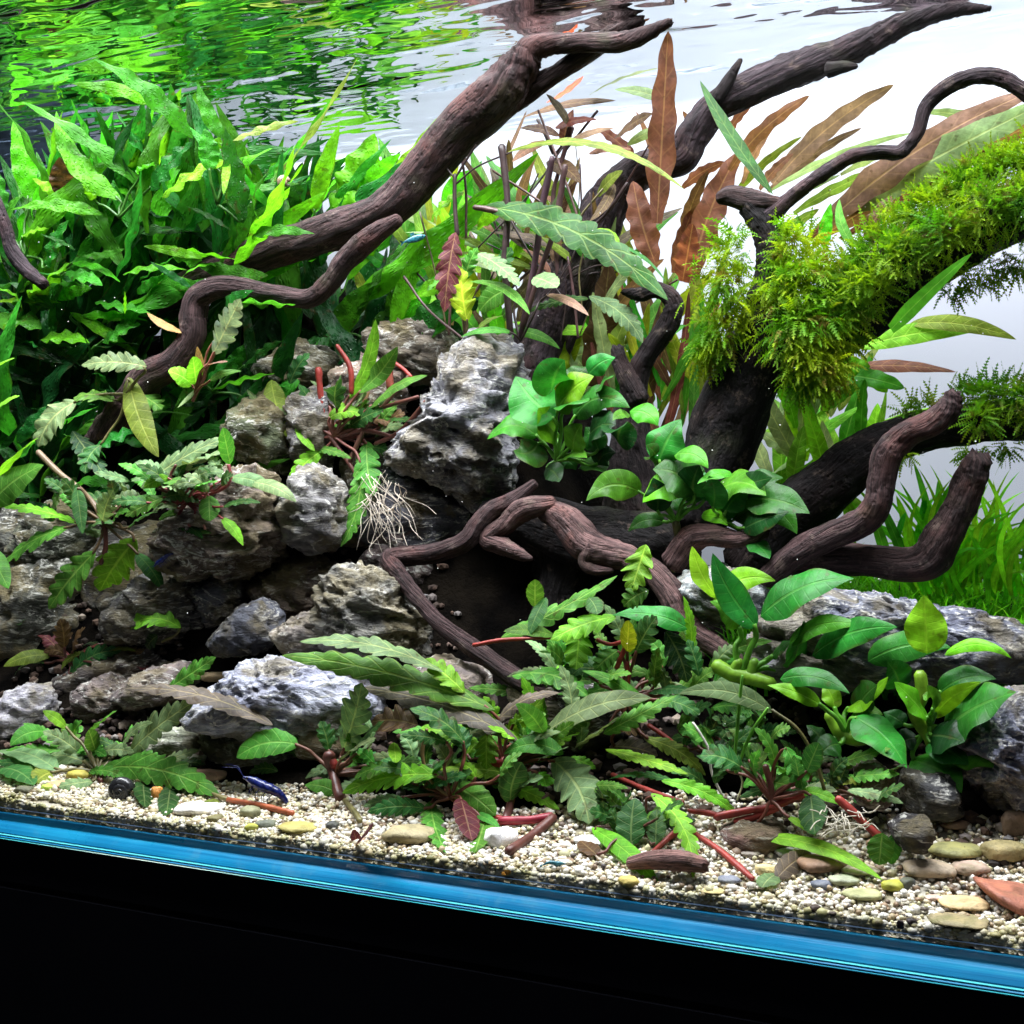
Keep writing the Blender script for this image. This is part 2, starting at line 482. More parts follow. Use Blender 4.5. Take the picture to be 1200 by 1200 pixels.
def band_material():
    k = NT('painted_blue_edge')
    geo = k.n('ShaderNodeNewGeometry'); pos = geo.outputs['Position']
    mp = k.n('ShaderNodeMapping'); k.l(pos, mp.inputs[0]); mp.inputs['Scale'].default_value = (6, 300, 330)
    st = k.noise(mp.outputs[0], 1.0, 3, 0.6, 0.2)
    mp2 = k.n('ShaderNodeMapping'); k.l(pos, mp2.inputs[0]); mp2.inputs['Scale'].default_value = (22, 40, 60)
    st2 = k.noise(mp2.outputs[0], 1.0, 2)
    colr = k.ramp(st, [(0.3, (0.004, 0.15, 0.34)), (0.5, (0.008, 0.24, 0.48)), (0.66, (0.015, 0.33, 0.58)), (0.78, (0.05, 0.50, 0.68))])  # blue light passing through the glass is painted into these colours
    colr = k.mix(k.rng(st2, 0.35, 0.65, 0.0, 0.35), colr, (0.006, 0.13, 0.31))
    sm = k.noise(pos, 55, 4, .7)
    colr = k.mix(k.rng(sm, .52, .7, 0, .35), colr, (.08, .30, .42))
    return k.done(k.bsdf(colr, k.rng(sm, .3, .7, .25, .5), 0.18, k.bump(st, .3, .0005)))

def streak_material():
    k = NT('light_streak'); geo = k.n('ShaderNodeNewGeometry')
    mp = k.n('ShaderNodeMapping'); k.l(geo.outputs['Position'], mp.inputs[0]); mp.inputs['Scale'].default_value = (5, 60, 60)
    n = k.noise(mp.outputs[0], 1.0, 3, 0.6)
    return k.done(k.bsdf(k.ramp(n, [(.38, (.01, .14, .30)), (.5, (.05, .5, .5)), (.62, (.62, .74, .60))]), 0.3, 0.4))  # bright streak of light put into the colour
tank = thing("aquarium", (-0.4, 0.0, -0.02), "rimless glass aquarium filled with water, its blue bottom edge along the front", "aquarium")
TO = tank.location
def arch_profile(x0, x1, prof, mat, name, parent, off):
    v, f = [], []
    n = len(prof)
    xs = np.linspace(x0, x1, 60)
    for x in xs:
        for (y, z) in prof: v.append(Vector((x, y, z)) - off)
    for i in range(len(xs) - 1):
        for j in range(n):
            a = i * n + j; b = i * n + (j + 1) % n
            f.append((a, b, b + n, a + n))
    f.append(tuple(range(n))); f.append(tuple(reversed([(len(xs) - 1) * n + j for j in range(n)])))
    return mesh_obj(name, v, f, mat, parent, smooth=False)
# added bar for the glass edge, bulging out to catch light from above
prof = [(0.008, -0.00038), (-0.001, -0.00061), (-0.003, -0.00106), (-0.0052, -0.00258), (-0.0072, -0.00456), (-0.0088, -0.00654), (-0.0098, -0.00821), (-0.0098, -0.00866), (0.008, -0.00866)]
BAND = band_material()
arch_profile(X0, X1, prof, BAND, "bottom_edge", tank, TO)
arch_profile(X0, X1, [(0.006, -0.00882), (-0.0098, -0.00882), (-0.0106, -0.00912), (-0.0104, -0.00942), (0.006, -0.00942)], simple('painted_highlight', (0.10, 0.62, 0.66), 0.3), "edge_light_line", tank, TO)  # bead added to paint a pale line of light along the edge
arch_profile(X0, X1, [(0.006, -0.00958), (-0.0102, -0.00958), (-0.011, -0.01011), (-0.0108, -0.01049), (0.006, -0.01049)], BAND, "edge_light_line", tank, TO)  # second added bead, in the painted blue
arch_profile(X0, X1, [(0.006, -0.01064), (-0.0106, -0.01064), (-0.0114, -0.01094), (-0.0111, -0.01132), (0.006, -0.01132)], streak_material(), "edge_light_line", tank, TO)  # lowest added bead carries the painted light streak
arch_profile(X0, X1, [(0.003, 0.0012), (-0.0012, 0.0012), (-0.0015, -0.00023), (0.003, -0.00023)], simple('dark_silicone', (0.02, 0.035, 0.06), 0.4), "silicone_seam", tank, TO)
glass_k = NT('clear_glass')
fr = glass_k.n('ShaderNodeFresnel'); fr.inputs['IOR'].default_value = 1.12
g_ = glass_k.n('ShaderNodeBsdfGlossy'); g_.inputs['Roughness'].default_value = 0.0
t_ = glass_k.n('ShaderNodeBsdfTransparent'); t_.inputs['Color'].default_value = (0.985, 0.995, 0.99, 1)
m_ = glass_k.n('ShaderNodeMixShader'); glass_k.l(fr.outputs[0], m_.inputs[0]); glass_k.l(t_.outputs[0], m_.inputs[1]); glass_k.l(g_.outputs[0], m_.inputs[2])
M['glass'] = glass_k.done(m_.outputs[0])
def pane(a, b):
    v, f, u = box_geo(a, b, TO); return mesh_obj("glass_pane", v, f, M['glass'], tank, smooth=False)
FRONT_PANE = True
if FRONT_PANE: pane((X0, -0.0065, 0.0014), (X1, -0.0015, 0.47))
pane((X0, BACK_Y - 0.004, 0.0), (X1, BACK_Y - 0.001, 0.47))
pane((X0 - 0.006, -0.006, 0.0), (X0 - 0.001, BACK_Y, 0.47))
v, f, u = box_geo((X0, 0.009, -0.0085), (X1, BACK_Y, -0.002), TO); mesh_obj("base_pane", v, f, simple('base_glass', (0.02, 0.05, 0.07), 0.3), tank, smooth=False)

# frosted film behind the back pane, lit from behind
k = NT('frosted_film')
tr = k.n('ShaderNodeBsdfTranslucent'); tr.inputs[0].default_value = (0.92, 0.93, 0.97, 1)
di = k.n('ShaderNodeBsdfDiffuse'); di.inputs[0].default_value = (0.50, 0.50, 0.60, 1)
mx = k.n('ShaderNodeMixShader'); mx.inputs[0].default_value = 0.35
k.l(tr.outputs[0], mx.inputs[1]); k.l(di.outputs[0], mx.inputs[2])
film_m = k.done(mx.outputs[0])
v, f, u = box_geo((-0.80, BACK_Y + 0.002, 0.0), (X1, BACK_Y + 0.003, 0.50))
film = mesh_obj("background_film", [v[i] for i in (0, 4, 5, 1)], [(0, 1, 2, 3)], film_m, smooth=False)
film["kind"] = "structure"
v, f, u = box_geo((X0 - 0.1, BACK_Y + 0.006, -0.1), (-0.8005, BACK_Y + 0.02, 0.50))
w = mesh_obj("back_wall", v, f, simple('dim_wall', (0.10, 0.13, 0.19), 0.6), smooth=False); w["kind"] = "structure"

# water surface
NX, NY = 150, 50
vs, fs = [], []
for i in range(NX + 1):
    for j in range(NY + 1):
        x = X0 + (X1 - X0) * i / NX; y = -0.001 + (BACK_Y - 0.004) * j / NY
        z = WATER_Z + 0.0012 * mn.noise((x * 11 + 3, y * 20 + x * 4, 1.3)) + 0.0005 * mn.noise((x * 30, y * 55, 4.3))
        vs.append((x, y, z))
for i in range(NX):
    for j in range(NY):
        a = i * (NY + 1) + j
        fs.append((a, a + NY + 1, a + NY + 2, a + 1))
water = mesh_obj("water_surface", vs, fs, water_material()); water["kind"] = "structure"

# cabinet under the tank
cab = thing("cabinet", (-0.4, 0.0, -0.5), "matt black cabinet front under the aquarium", "cabinet")
cm = NT('black_laminate'); gp = cm.n('ShaderNodeNewGeometry')
M['black'] = cm.done(cm.bsdf(cm.mix(cm.noise(gp.outputs['Position'], 30), (0.0012, 0.0014, 0.0022), (0.003, 0.003, 0.0048)), 0.45, 0.10))
def cbox(name, a, b):
    v, f, u = box_geo(a, b, cab.location); return mesh_obj(name, v, f, M['black'], cab, smooth=False)
cbox("top_panel", (X0 - .02, -0.0090, -0.0330), (X1 + .02, BACK_Y + .02, -0.0118))
cbox("groove", (X0 - .02, -0.0060, -0.0360), (X1 + .02, BACK_Y, -0.0332))
cbox("door_panel", (X0 - .02, -0.0100, -0.30), (X1 + .02, BACK_Y + .02, -0.0362))

# substrate sheet
nx, ny = 170, 64
vs, fs = [], []
for i in range(nx + 1):
    for j in range(ny + 1):
        x = X0 + (X1 - X0) * i / nx; y = 0.0015 + (BACK_Y - 0.007) * j / ny
        vs.append((x, y, ground_z(x, y) - 0.0012))
for i in range(nx):
    for j in range(ny):
        a = i * (ny + 1) + j; fs.append((a, a + ny + 1, a + ny + 2, a + 1))
n0 = len(vs)
for i in range(nx + 1):
    vs.append((X0 + (X1 - X0) * i / nx, 0.0015, 0.0))
for i in range(nx):
    fs.append((n0 + i, n0 + i + 1, (i + 1) * (ny + 1), i * (ny + 1)))
g = mesh_obj("ground", vs, fs, M['soil']); g["kind"] = "structure"

# loose gravel grains
import bmesh
bm = bmesh.new(); bmesh.ops.create_icosphere(bm, subdivisions=1, radius=1.0)
ICO_V = np.array([v.co[:] for v in bm.verts]); ICO_F = np.array([[v.index for v in f.verts] for f in bm.faces]); bm.free()
def grains(name, pts, sizes):
    n = len(pts)
    ang = rng.uniform(0, 6.28, n); ca, sa = np.cos(ang), np.sin(ang)
    sc = sizes[:, None] * rng.uniform(0.7, 1.25, (n, 3)); sc[:, 2] *= 0.8
    V = ICO_V[None] * sc[:, None, :] * rng.uniform(0.82, 1.12, (n, 12, 1))
    x = V[..., 0] * ca[:, None] - V[..., 1] * sa[:, None]; y = V[..., 0] * sa[:, None] + V[..., 1] * ca[:, None]
    V = np.stack([x, y, V[..., 2]], -1) + pts[:, None, :]
    F = ICO_F[None] + (np.arange(n) * 12)[:, None, None]
    me = bpy.data.meshes.new(name)
    me.vertices.add(n * 12); me.vertices.foreach_set("co", V.ravel().astype(np.float32))
    me.loops.add(n * 60); me.loops.foreach_set("vertex_index", F.ravel().astype(np.int32))
    me.polygons.add(n * 20); me.polygons.foreach_set("loop_start", np.arange(n * 20, dtype=np.int32) * 3)
    me.update(calc_edges=True); me.validate()
    me.polygons.foreach_set("use_smooth", np.ones(n * 20, dtype=bool))
    me.materials.append(M['gravel'])
    o = bpy.data.objects.new(name, me); COL.objects.link(o); o["kind"] = "stuff"
    return o
pts = []
for _ in range(16000):
    x = random.uniform(-0.62, 0.10)
    y = 0.0025 + (0.048 + 0.040 * sstep(-0.24, -0.14, x)) * random.random() ** 1.2 + 0.012 * mn.noise((x * 18, 0, 0))
    if y < 0.0025: continue
    pts.append((x, y, ground_z(x, y) + random.uniform(-0.0008, 0.0006)))
for _ in range(4200):
    x = random.uniform(-0.62, 0.10); pts.append((x, 0.0022, random.uniform(0.0005, ground_z(x, 0.002))))
pts = np.array(pts)
gr = grains("gravel", pts, rng.uniform(0.0008, 0.0016, len(pts)) * (1 + (rng.random(len(pts)) > 0.93) * 0.7))
tag(gr, "fine white and cream gravel spread behind the front pane", "gravel")

rk = NT('brown_rubble'); gg = rk.n('ShaderNodeNewGeometry')
rc = rk.ramp(gg.outputs['Random Per Island'], [(0, (.02, .016, .014)), (.4, (.055, .035, .026)), (.7, (.12, .075, .055)), (.9, (.16, .15, .15)), (1, (.30, .24, .19))])
M['rubble'] = rk.done(rk.bsdf(rc, .8, .25, rk.bump(rk.noise(gg.outputs['Position'], 400, 4), .6, .001)))
pts = []
for _ in range(2600):
    x = random.uniform(-0.66, 0.04); y = random.uniform(.055, .23)
    if mn.noise((x * 14, y * 14, 2.2)) < -.05: continue
    pts.append((x, y, ground_z(x, y) + random.uniform(-.001, .002)))
rb = grains("rubble", np.array(pts), rng.uniform(.0012, .0042, len(pts)) ** 1.0)
rb.data.materials[0] = M['rubble']; rb.data.polygons.foreach_set('use_smooth', [False] * len(rb.data.polygons))
tag(rb, "brown and grey stone crumbs lying between the stones", "rubble")

# ------------------------------------------------------------------ driftwood
TW = dict(brown=(0.046, 0.029, 0.029), dark=(0.017, 0.013, 0.014), mid=(0.038, 0.025, 0.024), pale=(0.10, 0.064, 0.060), black=(0.0075, 0.0065, 0.007), slate=(0.034, 0.026, 0.031))
wood_n = [0]
def branch(parent, pts, y0, y1, tint, name="branch", rough=0.14, grain=0.09, per=12, sides=36):
    """pts rows: px, py, radius in px; depth runs y0 -> y1 along the row"""
    wood_n[0] += 1
    n = len(pts)
    rows = []
    for i, (px, py, r) in enumerate(pts):
        y = y0 + (y1 - y0) * i / (n - 1)
        p = P(px, py, y)
        rows.append((p.x, p.y, p.z, 0.93 * r * scale_at(p)))
    sp = spline(rows, per)
    # taper and break the ends
    rad = np.maximum(sp[:, 3], 0.0006)
    path = [Vector(q) for q in sp[:, :3]]
    e0 = path[0] + (path[0] - path[1]).normalized() * rad[0] * 0.35
    e1 = path[-1] + (path[-1] - path[-2]).normalized() * rad[-1] * 0.35
    path = [e0] + path + [e1]; rad = np.concatenate([[rad[0] * 0.62], rad, [rad[-1] * 0.62]])
    v, f, u = tube_geo(path, rad, sides, rough, grain, wood_n[0] * 1.37, 0.5, parent.location if parent else Vector((0, 0, 0)))
    d = (path[-1] - path[-2]).normalized(); m0 = (len(path) - 1) * sides
    for j in range(sides):
        a = 6.283 * j / sides
        v[m0 + j] = v[m0 + j] + d * rad[-2] * 0.75 * (mn.noise((math.cos(a) * 2.2, math.sin(a) * 2.2, wood_n[0])) + .5 * mn.noise((math.cos(a) * 5, math.sin(a) * 5, wood_n[0])))
    o = mesh_obj(name, v, f, M['wood'], parent, u)
    o.color = (*TW[tint], 1)
    if name == 'log': o.color = (.26, .16, .14, 1)
    return o
def wood(label, px, py, y):
    return thing("driftwood", P(px, py, y), label, "driftwood", "driftwood pieces in the tank")

W = wood("thick brown driftwood branch rising from the ferns to the water surface, forked at top", 200, 345, .20)
branch(W, [(150,375,12),(200,345,16),(255,318,20),(330,290,23),(400,268,24),(455,245,25),(500,195,27),(540,150,29),(580,115,31),(607,82,26),(630,55,16),(680,50,12),(735,48,12),(785,26,6)], .20, .205, 'brown')
branch(W, [(600,120,14),(625,103,14),(655,84,11),(690,60,13),(720,40,13),(752,20,9)], .215, .21, 'mid')
W = wood("slim wavy driftwood branch bending down in front of the ferns with broken tip", 120, 500, .165)
branch(W, [(467,257,8),(440,275,13),(410,300,14),(385,333,13),(360,350,12),(310,342,12),(265,335,13),(234,347,15),(227,370,16),(225,395,16),(205,425,18),(175,442,20),(158,470,23),(130,500,20),(105,525,12)], .165, .165, 'brown')
W = wood("long dark branch curving from behind the stone up to the right water surface", 630, 430, .25)
branch(W, [(610,470,30),(628,420,34),(645,380,35),(665,335,35),(690,285,32),(710,245,28),(735,210,24),(768,193,21),(798,185,21),(812,160,21),(835,130,20),(870,108,21),(915,88,22),(960,72,20),(1010,52,18),(1060,28,14),(1110,12,11),(1160,10,4)], .25, .262, 'slate')
branch(W, [(838,118,9),(855,92,7),(868,70,3)], .245, .245, 'dark', per=6, sides=16)
branch(W, [(970,82,10),(990,78,7),(1004,78,3)], .25, .25, 'dark', per=6, sides=16)
W = wood("black upright trunk with flat knob top, moss around it and a thin branch", 838, 560, .20)
branch(W, [(815,610,40),(836,545,43),(860,480,44),(885,420,42),(900,370,33),(905,320,22),(902,285,18),(893,262,17),(878,240,15)], .20, .19, 'black', "trunk")
branch(W, [(842,232,8),(858,230,13),(885,236,14),(914,238,7)], .188, .19, 'mid', "knob", per=8)
branch(W, [(900,255,11),(935,225,9),(965,203,9),(1000,183,9),(1030,178,9),(1055,178,9),(1075,155,8),(1085,125,9),(1110,102,10),(1140,90,10),(1175,92,10),(1215,118,9)], .19, .20, 'slate', rough=.16)
branch(W, [(905,430,36),(945,405,40),(990,375,42),(1040,335,42),(1090,300,40),(1140,270,38),(1190,250,36),(1250,225,34)], .21, .20, 'black')
W = wood("black horizontal branch at right with moss along its top", 900, 620, .2)
branch(W, [(870,665,30),(925,605,37),(980,560,35),(1030,525,30),(1080,505,26),(1140,497,25),(1230,492,24)], .205, .20, 'black')
W = wood("crooked forked driftwood at lower right with two upturned broken tips", 920, 660, .16)
branch(W, [(895,680,12),(930,652,17),(970,630,18),(1010,612,18),(1028,590,18),(1034,560,17),(1040,532,19),(1060,511,17),(1090,497,17),(1110,480,16),(1118,462,11)], .15, .15, 'brown')
branch(W, [(930,655,22),(1000,656,21),(1060,660,22),(1088,653,25),(1108,625,23),(1125,592,21),(1138,562,20),(1146,538,17)], .165, .16, 'mid')
W = wood("short grey driftwood stub with frayed end below the round leaved plants", 800, 640, .16)
branch(W, [(790,660,18),(812,632,17),(835,628,14),(862,632,11),(880,630,9),(897,622,8)], .16, .155, 'pale', rough=.16)
W = wood("small black hooked driftwood with side stub between the broad leaf plants", 740, 520, .19)
branch(W, [(752,640,48),(745,580,40),(740,520,28),(740,470,19),(750,432,14),(768,402,13),(785,376,13),(789,354,12),(772,340,10),(750,345,9),(730,342,4)], .20, .19, 'dark')
branch(W, [(748,470,14),(736,445,13),(727,425,11),(723,408,8)], .188, .185, 'dark', per=7)
W = wood("pale brown arching root with two legs and a hollow beneath, in front of the stone", 640, 590, .15)
branch(W, [(627,566,6),(602,586,11),(575,600,12),(560,614,12),(545,634,12),(510,648,12),(478,652,13),(458,656,13),(468,674,11),(490,702,10),(515,730,10),(550,756,11),(590,785,12),(620,805,13),(650,822,12)], .155, .10, 'brown')
branch(W, [(648,590,10),(612,598,15),(592,616,13),(572,632,13),(592,641,11),(610,650,8),(623,655,3)], .15, .14, 'pale', "stub")
branch(W, [(630,592,12),(662,610,20),(690,640,22),(720,650,18),(745,658,16),(770,675,16),(790,700,17),(800,725,16),(820,745,14),(850,766,13),(880,790,9)], .155, .125, 'pale')
branch(W, [(695,640,14),(687,660,10),(700,668,7),(718,669,3)], .145, .14, 'pale', "stub", per=7)
branch(W, [(640,600,26),(665,660,34),(650,740,36)], .205, .20, 'black', "root")  # black wood added behind the arch to keep the hollow dark
branch(W, [(570,610,26),(630,612,34),(690,630,42),(760,640,46),(800,670,36)], .19, .19, 'black', "root")  # black wood added as a roof, blocking light from the hollow
branch(W, [(530,690,30),(600,680,44),(680,700,60),(760,710,50)], .235, .225, 'black', "root")  # black wood added at the back to deepen the hollow's dark
W = wood("thin dark twig slanting in from the left edge of the tank", 0, 280, .12)
branch(W, [(-25,190,8),(-8,230,8),(5,262,8),(15,295,9),(30,315,9),(52,334,7)], .115, .125, 'slate')
W = wood("short rounded pinkish log lying on the gravel by the front pane", 790, 1017, .03)
branch(W, [(738,1012,8),(765,1008,12),(800,1009,13),(826,1015,9)], .013, .010, 'pale', "log", rough=.06)

# ------------------------------------------------------------------ stones
def ico(sub):
    bm = bmesh.new(); bmesh.ops.create_icosphere(bm, subdivisions=sub, radius=1.0)
    V = [v.co.copy() for v in bm.verts]; F = [tuple(v.index for v in f.verts) for f in bm.faces]; bm.free()
    return V, F
ICO = {s: ico(s) for s in (3, 4, 5, 6)}
stone_n = [0]
def stone(poly, y, depth, tint, label, sub=5, rough=0.16, mat='stone', name="stone", group="layered grey stones", cat="stone"):
    """outline in pixels at depth y, swelling `depth` metres towards and away from the front"""
    stone_n[0] += 1; sd = stone_n[0] * 3.71
    a = np.array(poly, float)
    a = a.mean(0) + (a - a.mean(0)) * 1.06
    cx, cy = (a[:, 0].min() + a[:, 0].max()) / 2, (a[:, 1].min() + a[:, 1].max()) / 2
    c = P(cx, cy, y); s = scale_at(c)
    th = np.arctan2(-(a[:, 1] - cy), a[:, 0] - cx); rr = np.hypot(a[:, 0] - cx, a[:, 1] - cy)
    # walk the outline densely so that R(theta) follows straight edges
    dense = []
    for i in range(len(a)):
        q0, q1 = a[i], a[(i + 1) % len(a)]
        for t in np.linspace(0, 1, 12, endpoint=False): dense.append(q0 + (q1 - q0) * t)
    d = np.array(dense); th = np.arctan2(-(d[:, 1] - cy), d[:, 0] - cx); rr = np.hypot(d[:, 0] - cx, d[:, 1] - cy)
    o = np.argsort(th); th, rr = th[o], rr[o]
    tg = np.linspace(-math.pi, math.pi, 180, endpoint=False)
    rg = np.interp(tg, np.concatenate([th - 2 * math.pi, th, th + 2 * math.pi]), np.tile(rr, 3))
    rg = sum(np.roll(rg, q_) * math.exp(-(q_ / 3.0) ** 2) for q_ in range(-7, 8)) / sum(math.exp(-(q_ / 3.0) ** 2) for q_ in range(-7, 8))
    th, rr = tg, rg
    th = np.concatenate([th - 2 * math.pi, th, th + 2 * math.pi]); rr = np.tile(rr, 3)
    V, F = ICO[sub]
    mean = rr.mean() * s
    fq = 1.0 / max(mean, 0.008)
    out = []
    for v in V:
        t = math.atan2(v.z, v.x); rad = math.hypot(v.x, v.z)
        R = float(np.interp(t, th, rr)) * s
        flat = rad ** 0.72
        q = RIGHT * (math.cos(t) * R * flat) + UP * (math.sin(t) * R * flat) + FWD * (v.y * depth)
        w = q * fq
        w = Vector((w.x + sd, w.y, w.z * 1.9 + 0.5 * w.x))
        n = 0.0; amp = 1.0; fr_ = 1.35
        for _ in range(7 if sub == 6 else 6 if sub == 5 else 4):
            n += amp * (0.55 - 2.0 * abs(mn.noise(w * fr_))); amp *= 0.56; fr_ *= 2.1
        cell = mn.voronoi(w * 1.6)[0]
        n += 0.9 * (cell[1] - cell[0]) - 0.3
        if sub >= 5:
            pit = mn.voronoi(w * 3.4)[0][0]
            if pit < .34: n -= (.34 - pit) * 2.6
            pit = mn.voronoi(w * 8.0)[0][0]
            if pit < .30: n -= (.30 - pit) * 1.1
        q += q.normalized() * (n * rough * min(mean, depth * 1.3))
        out.append(q)
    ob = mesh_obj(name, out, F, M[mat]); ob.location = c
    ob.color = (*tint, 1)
    tag(ob, label, cat, group)
    return ob
GREY = (0.33, 0.35, 0.42); DGREY = (0.12, 0.12, 0.14); TAN = (0.24, 0.20, 0.15); PINK = (0.36, 0.28, 0.27); LGREY = (0.29, 0.285, 0.30)  # left algae stones get lowered tints, painting in fern shade
stone([(505,402),(550,400),(588,404),(607,423),(612,450),(608,485),(600,510),(601,556),(580,580),(560,590),(547,583),(520,567),(493,553),(467,547),(457,533),(460,523),(497,493),(503,473),(523,447),(540,423)], .205, .045, LGREY, "tall craggy blue grey stone with white seams in the centre of the tank", 6, .17)
stone([(427,397),(457,380),(500,377),(533,403),(540,427),(513,450),(467,443),(440,437)], .245, .03, TAN, "mottled stone just behind and left of the tall central stone", 5, .17, 'mossy')
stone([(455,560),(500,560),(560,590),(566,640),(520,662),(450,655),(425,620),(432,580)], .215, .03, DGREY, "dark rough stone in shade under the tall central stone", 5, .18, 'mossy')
stone([(180,633),(205,612),(235,590),(262,560),(300,548),(333,580),(338,617),(322,648),(280,670),(235,672),(200,664)], .150, .040, (0.20,.155,.12), "large lumpy pinkish grey stone under the small red stemmed plant at left", 6, .19)
stone([(330,585),(352,552),(376,547),(402,575),(403,632),(378,642),(346,638),(332,618)], .165, .028, (.22,.21,.20), "grey boulder with pale face beside the large pinkish stone", 5, .18)
stone([(272,485),(316,460),(347,485),(352,540),(327,558),(285,538),(265,515)], .20, .035, (0.13,.15,.08), "stone furred with green algae above the pinkish grey stone", 5, .15, 'mossy')
stone([(392,440),(440,418),(474,446),(468,500),(422,520),(388,492)], .222, .03, (.24,.18,.14), "tan brown rough stone among the red stems left of the tall stone", 5, .18)
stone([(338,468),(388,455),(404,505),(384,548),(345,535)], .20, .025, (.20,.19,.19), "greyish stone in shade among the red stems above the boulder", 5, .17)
stone([(296,432),(350,402),(402,418),(398,452),(320,468)], .235, .03, (.17,.16,.12), "algae stained stone behind the red stems under the ferns", 5, .16, 'mossy')
stone([(425,655),(470,610),(520,650),(500,690),(450,690)], .20, .02, (.16,.12,.11), "dull brown stone behind the elbow of the bent root", 5, .17, 'mossy')
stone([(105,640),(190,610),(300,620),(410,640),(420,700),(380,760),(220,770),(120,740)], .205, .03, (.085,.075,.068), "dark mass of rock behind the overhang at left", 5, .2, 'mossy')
stone([(405,540),(470,530),(480,600),(440,660),(400,640)], .215, .025, (.13,.10,.09), "dark brown stone behind the whitish roots", 5, .18, 'mossy')
stone([(60,800),(130,760),(240,755),(300,775),(250,810),(120,830)], .155, .03, (.09,.075,.068), "low dark brown rock behind the flat pinkish stone", 5, .18)
stone([(-15,640),(10,600),(60,600),(90,640),(50,690),(-15,690)], .185, .025, (.10,.10,.08), "dark stone at the left edge under the bright lobed leaves", 5, .17, 'mossy')  # dark tint carries painted shade from the ferns
stone([(126,728),(140,700),(173,677),(187,683),(235,668),(242,733),(200,752),(133,748)], .150, .030, (0.12,.115,.11), "dark grey stone low down under the overhang at left", 5, .17)
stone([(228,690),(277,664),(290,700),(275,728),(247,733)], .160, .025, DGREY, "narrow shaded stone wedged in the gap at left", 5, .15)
stone([(245,752),(283,713),(310,702),(330,722),(326,750),(300,765),(262,768)], .135, .025, (0.16,.165,.19), "rounded slate grey stone behind the flat pale slab", 5, .12)
stone([(290,690),(345,655),(385,650),(400,682),(382,715),(335,730)], .18, .025, (0.16,.12,.09), "brownish stone in the shade left of the wood root", 5, .17, 'mossy')
stone([(318,742),(352,722),(372,716),(392,738),(380,760),(340,770)], .125, .02, (0.38,.33,.28), "small pointed tan stone behind the flat pale slab", 5, .15)
stone([(-20,710),(33,667),(80,650),(112,662),(128,713),(128,765),(60,805),(-20,800)], .165, .035, (0.10,.10,.08), "broad mossy stone in painted shade at the left edge", 5, .18, 'mossy')  # tint lowered to paint in the shade of the ferns
stone([(15,640),(45,595),(90,590),(125,625),(110,660),(40,675)], .175, .025, (0.09,.095,.065), "algae covered stone above the broad dark stone at the left edge", 5, .16, 'mossy')  # fern shade put into this tint as well
stone([(379,690),(390,672),(440,667),(467,683),(493,713),(501,745),(487,770),(420,778),(380,752)], .130, .032, (0.21,.20,.17), "bumpy grey stone with yellowish crust left of the bent root", 6, .18, 'stone')
stone([(215,838),(255,806),(285,784),(350,776),(400,788),(446,815),(432,848),(380,854),(345,860),(285,856),(232,852)], .088, .040, (0.37,.38,.45), "flat pale blue grey slab lying at the front left", 6, .14)
stone([(238,848),(300,850),(398,852),(402,895),(352,905),(290,915),(246,892)], .100, .03, (0.15,.13,.12), "dark stone propping up the flat pale slab", 5, .16)
stone([(345,868),(372,850),(400,858),(402,880),(375,890),(350,886)], .078, .012, (0.40,.29,.20), "tan stone under the right end of the pale slab", 4, .14)
stone([(-25,835),(5,818),(28,806),(50,803),(64,820),(55,845),(30,868),(-20,885)], .085, .022, (0.52,.50,.52), "whitish grey stone at the left edge near the front", 5, .18)
stone([(135,818),(165,788),(215,777),(232,797),(205,820),(157,830)], .112, .03, (0.26,.21,.19), "flat pinkish stone left of the pale slab", 5, .15)
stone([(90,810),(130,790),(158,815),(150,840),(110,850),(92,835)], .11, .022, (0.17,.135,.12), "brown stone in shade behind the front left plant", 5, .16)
stone([(160,865),(195,852),(235,855),(240,880),(200,896),(165,888)], .075, .015, (0.34,.36,.25), "knobbly greenish stone left of the propping stone", 4, .16, 'mossy')
stone([(896,728),(925,706),(955,700),(1010,694),(1040,706),(1072,712),(1107,717),(1150,720),(1175,733),(1215,750),(1215,800),(1125,790),(1050,800),(975,785),(925,765),(898,750)], .145, .032, (0.20,.21,.26), "long dark layered slab of rock across the right side", 6, .17)
stone([(790,690),(805,672),(850,663),(893,690),(885,730),(835,728),(800,715)], .155, .03, (0.30,.33,.32), "pale grey green rock at the left end of the long slab", 5, .15)
stone([(880,745),(930,745),(1000,770),(1010,800),(940,815),(885,785)], .13, .03, (0.34,.34,.38), "fractured grey rock behind the front broad leaf plants", 5, .18)
stone([(1118,868),(1150,830),(1180,815),(1220,815),(1220,940),(1163,935),(1140,905)], .095, .03, (0.22,.23,.30), "dark jagged rock at the right edge behind the broad leaves", 6, .19)
stone([(1045,968),(1058,957),(1085,957),(1092,973),(1078,998),(1054,992)], .042, .012, (0.05,.045,.045), "small black stone on the gravel under the right plants", 4, .13)
stone([(1006,898),(1022,889),(1043,905),(1046,930),(1030,948),(1004,938)], .072, .014, (0.20,.12,.12), "upright pinkish brown stone between the front broad leaf plants", 4, .10)
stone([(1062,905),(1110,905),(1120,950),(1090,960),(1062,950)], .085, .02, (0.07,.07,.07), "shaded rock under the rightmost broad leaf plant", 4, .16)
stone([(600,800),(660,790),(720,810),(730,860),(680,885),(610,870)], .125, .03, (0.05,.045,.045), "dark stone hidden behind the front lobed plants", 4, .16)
stone([(470,790),(520,770),(570,790),(580,830),(520,850),(475,830)], .115, .025, (0.20,.16,.14), "brown stone behind the long lobed leaves beside the root", 4, .17)
stone([(845,975),(870,960),(910,962),(925,985),(900,1000),(855,998)], .055, .016, (0.24,.14,.12), "reddish brown rough stone under the red stems", 4, .12)

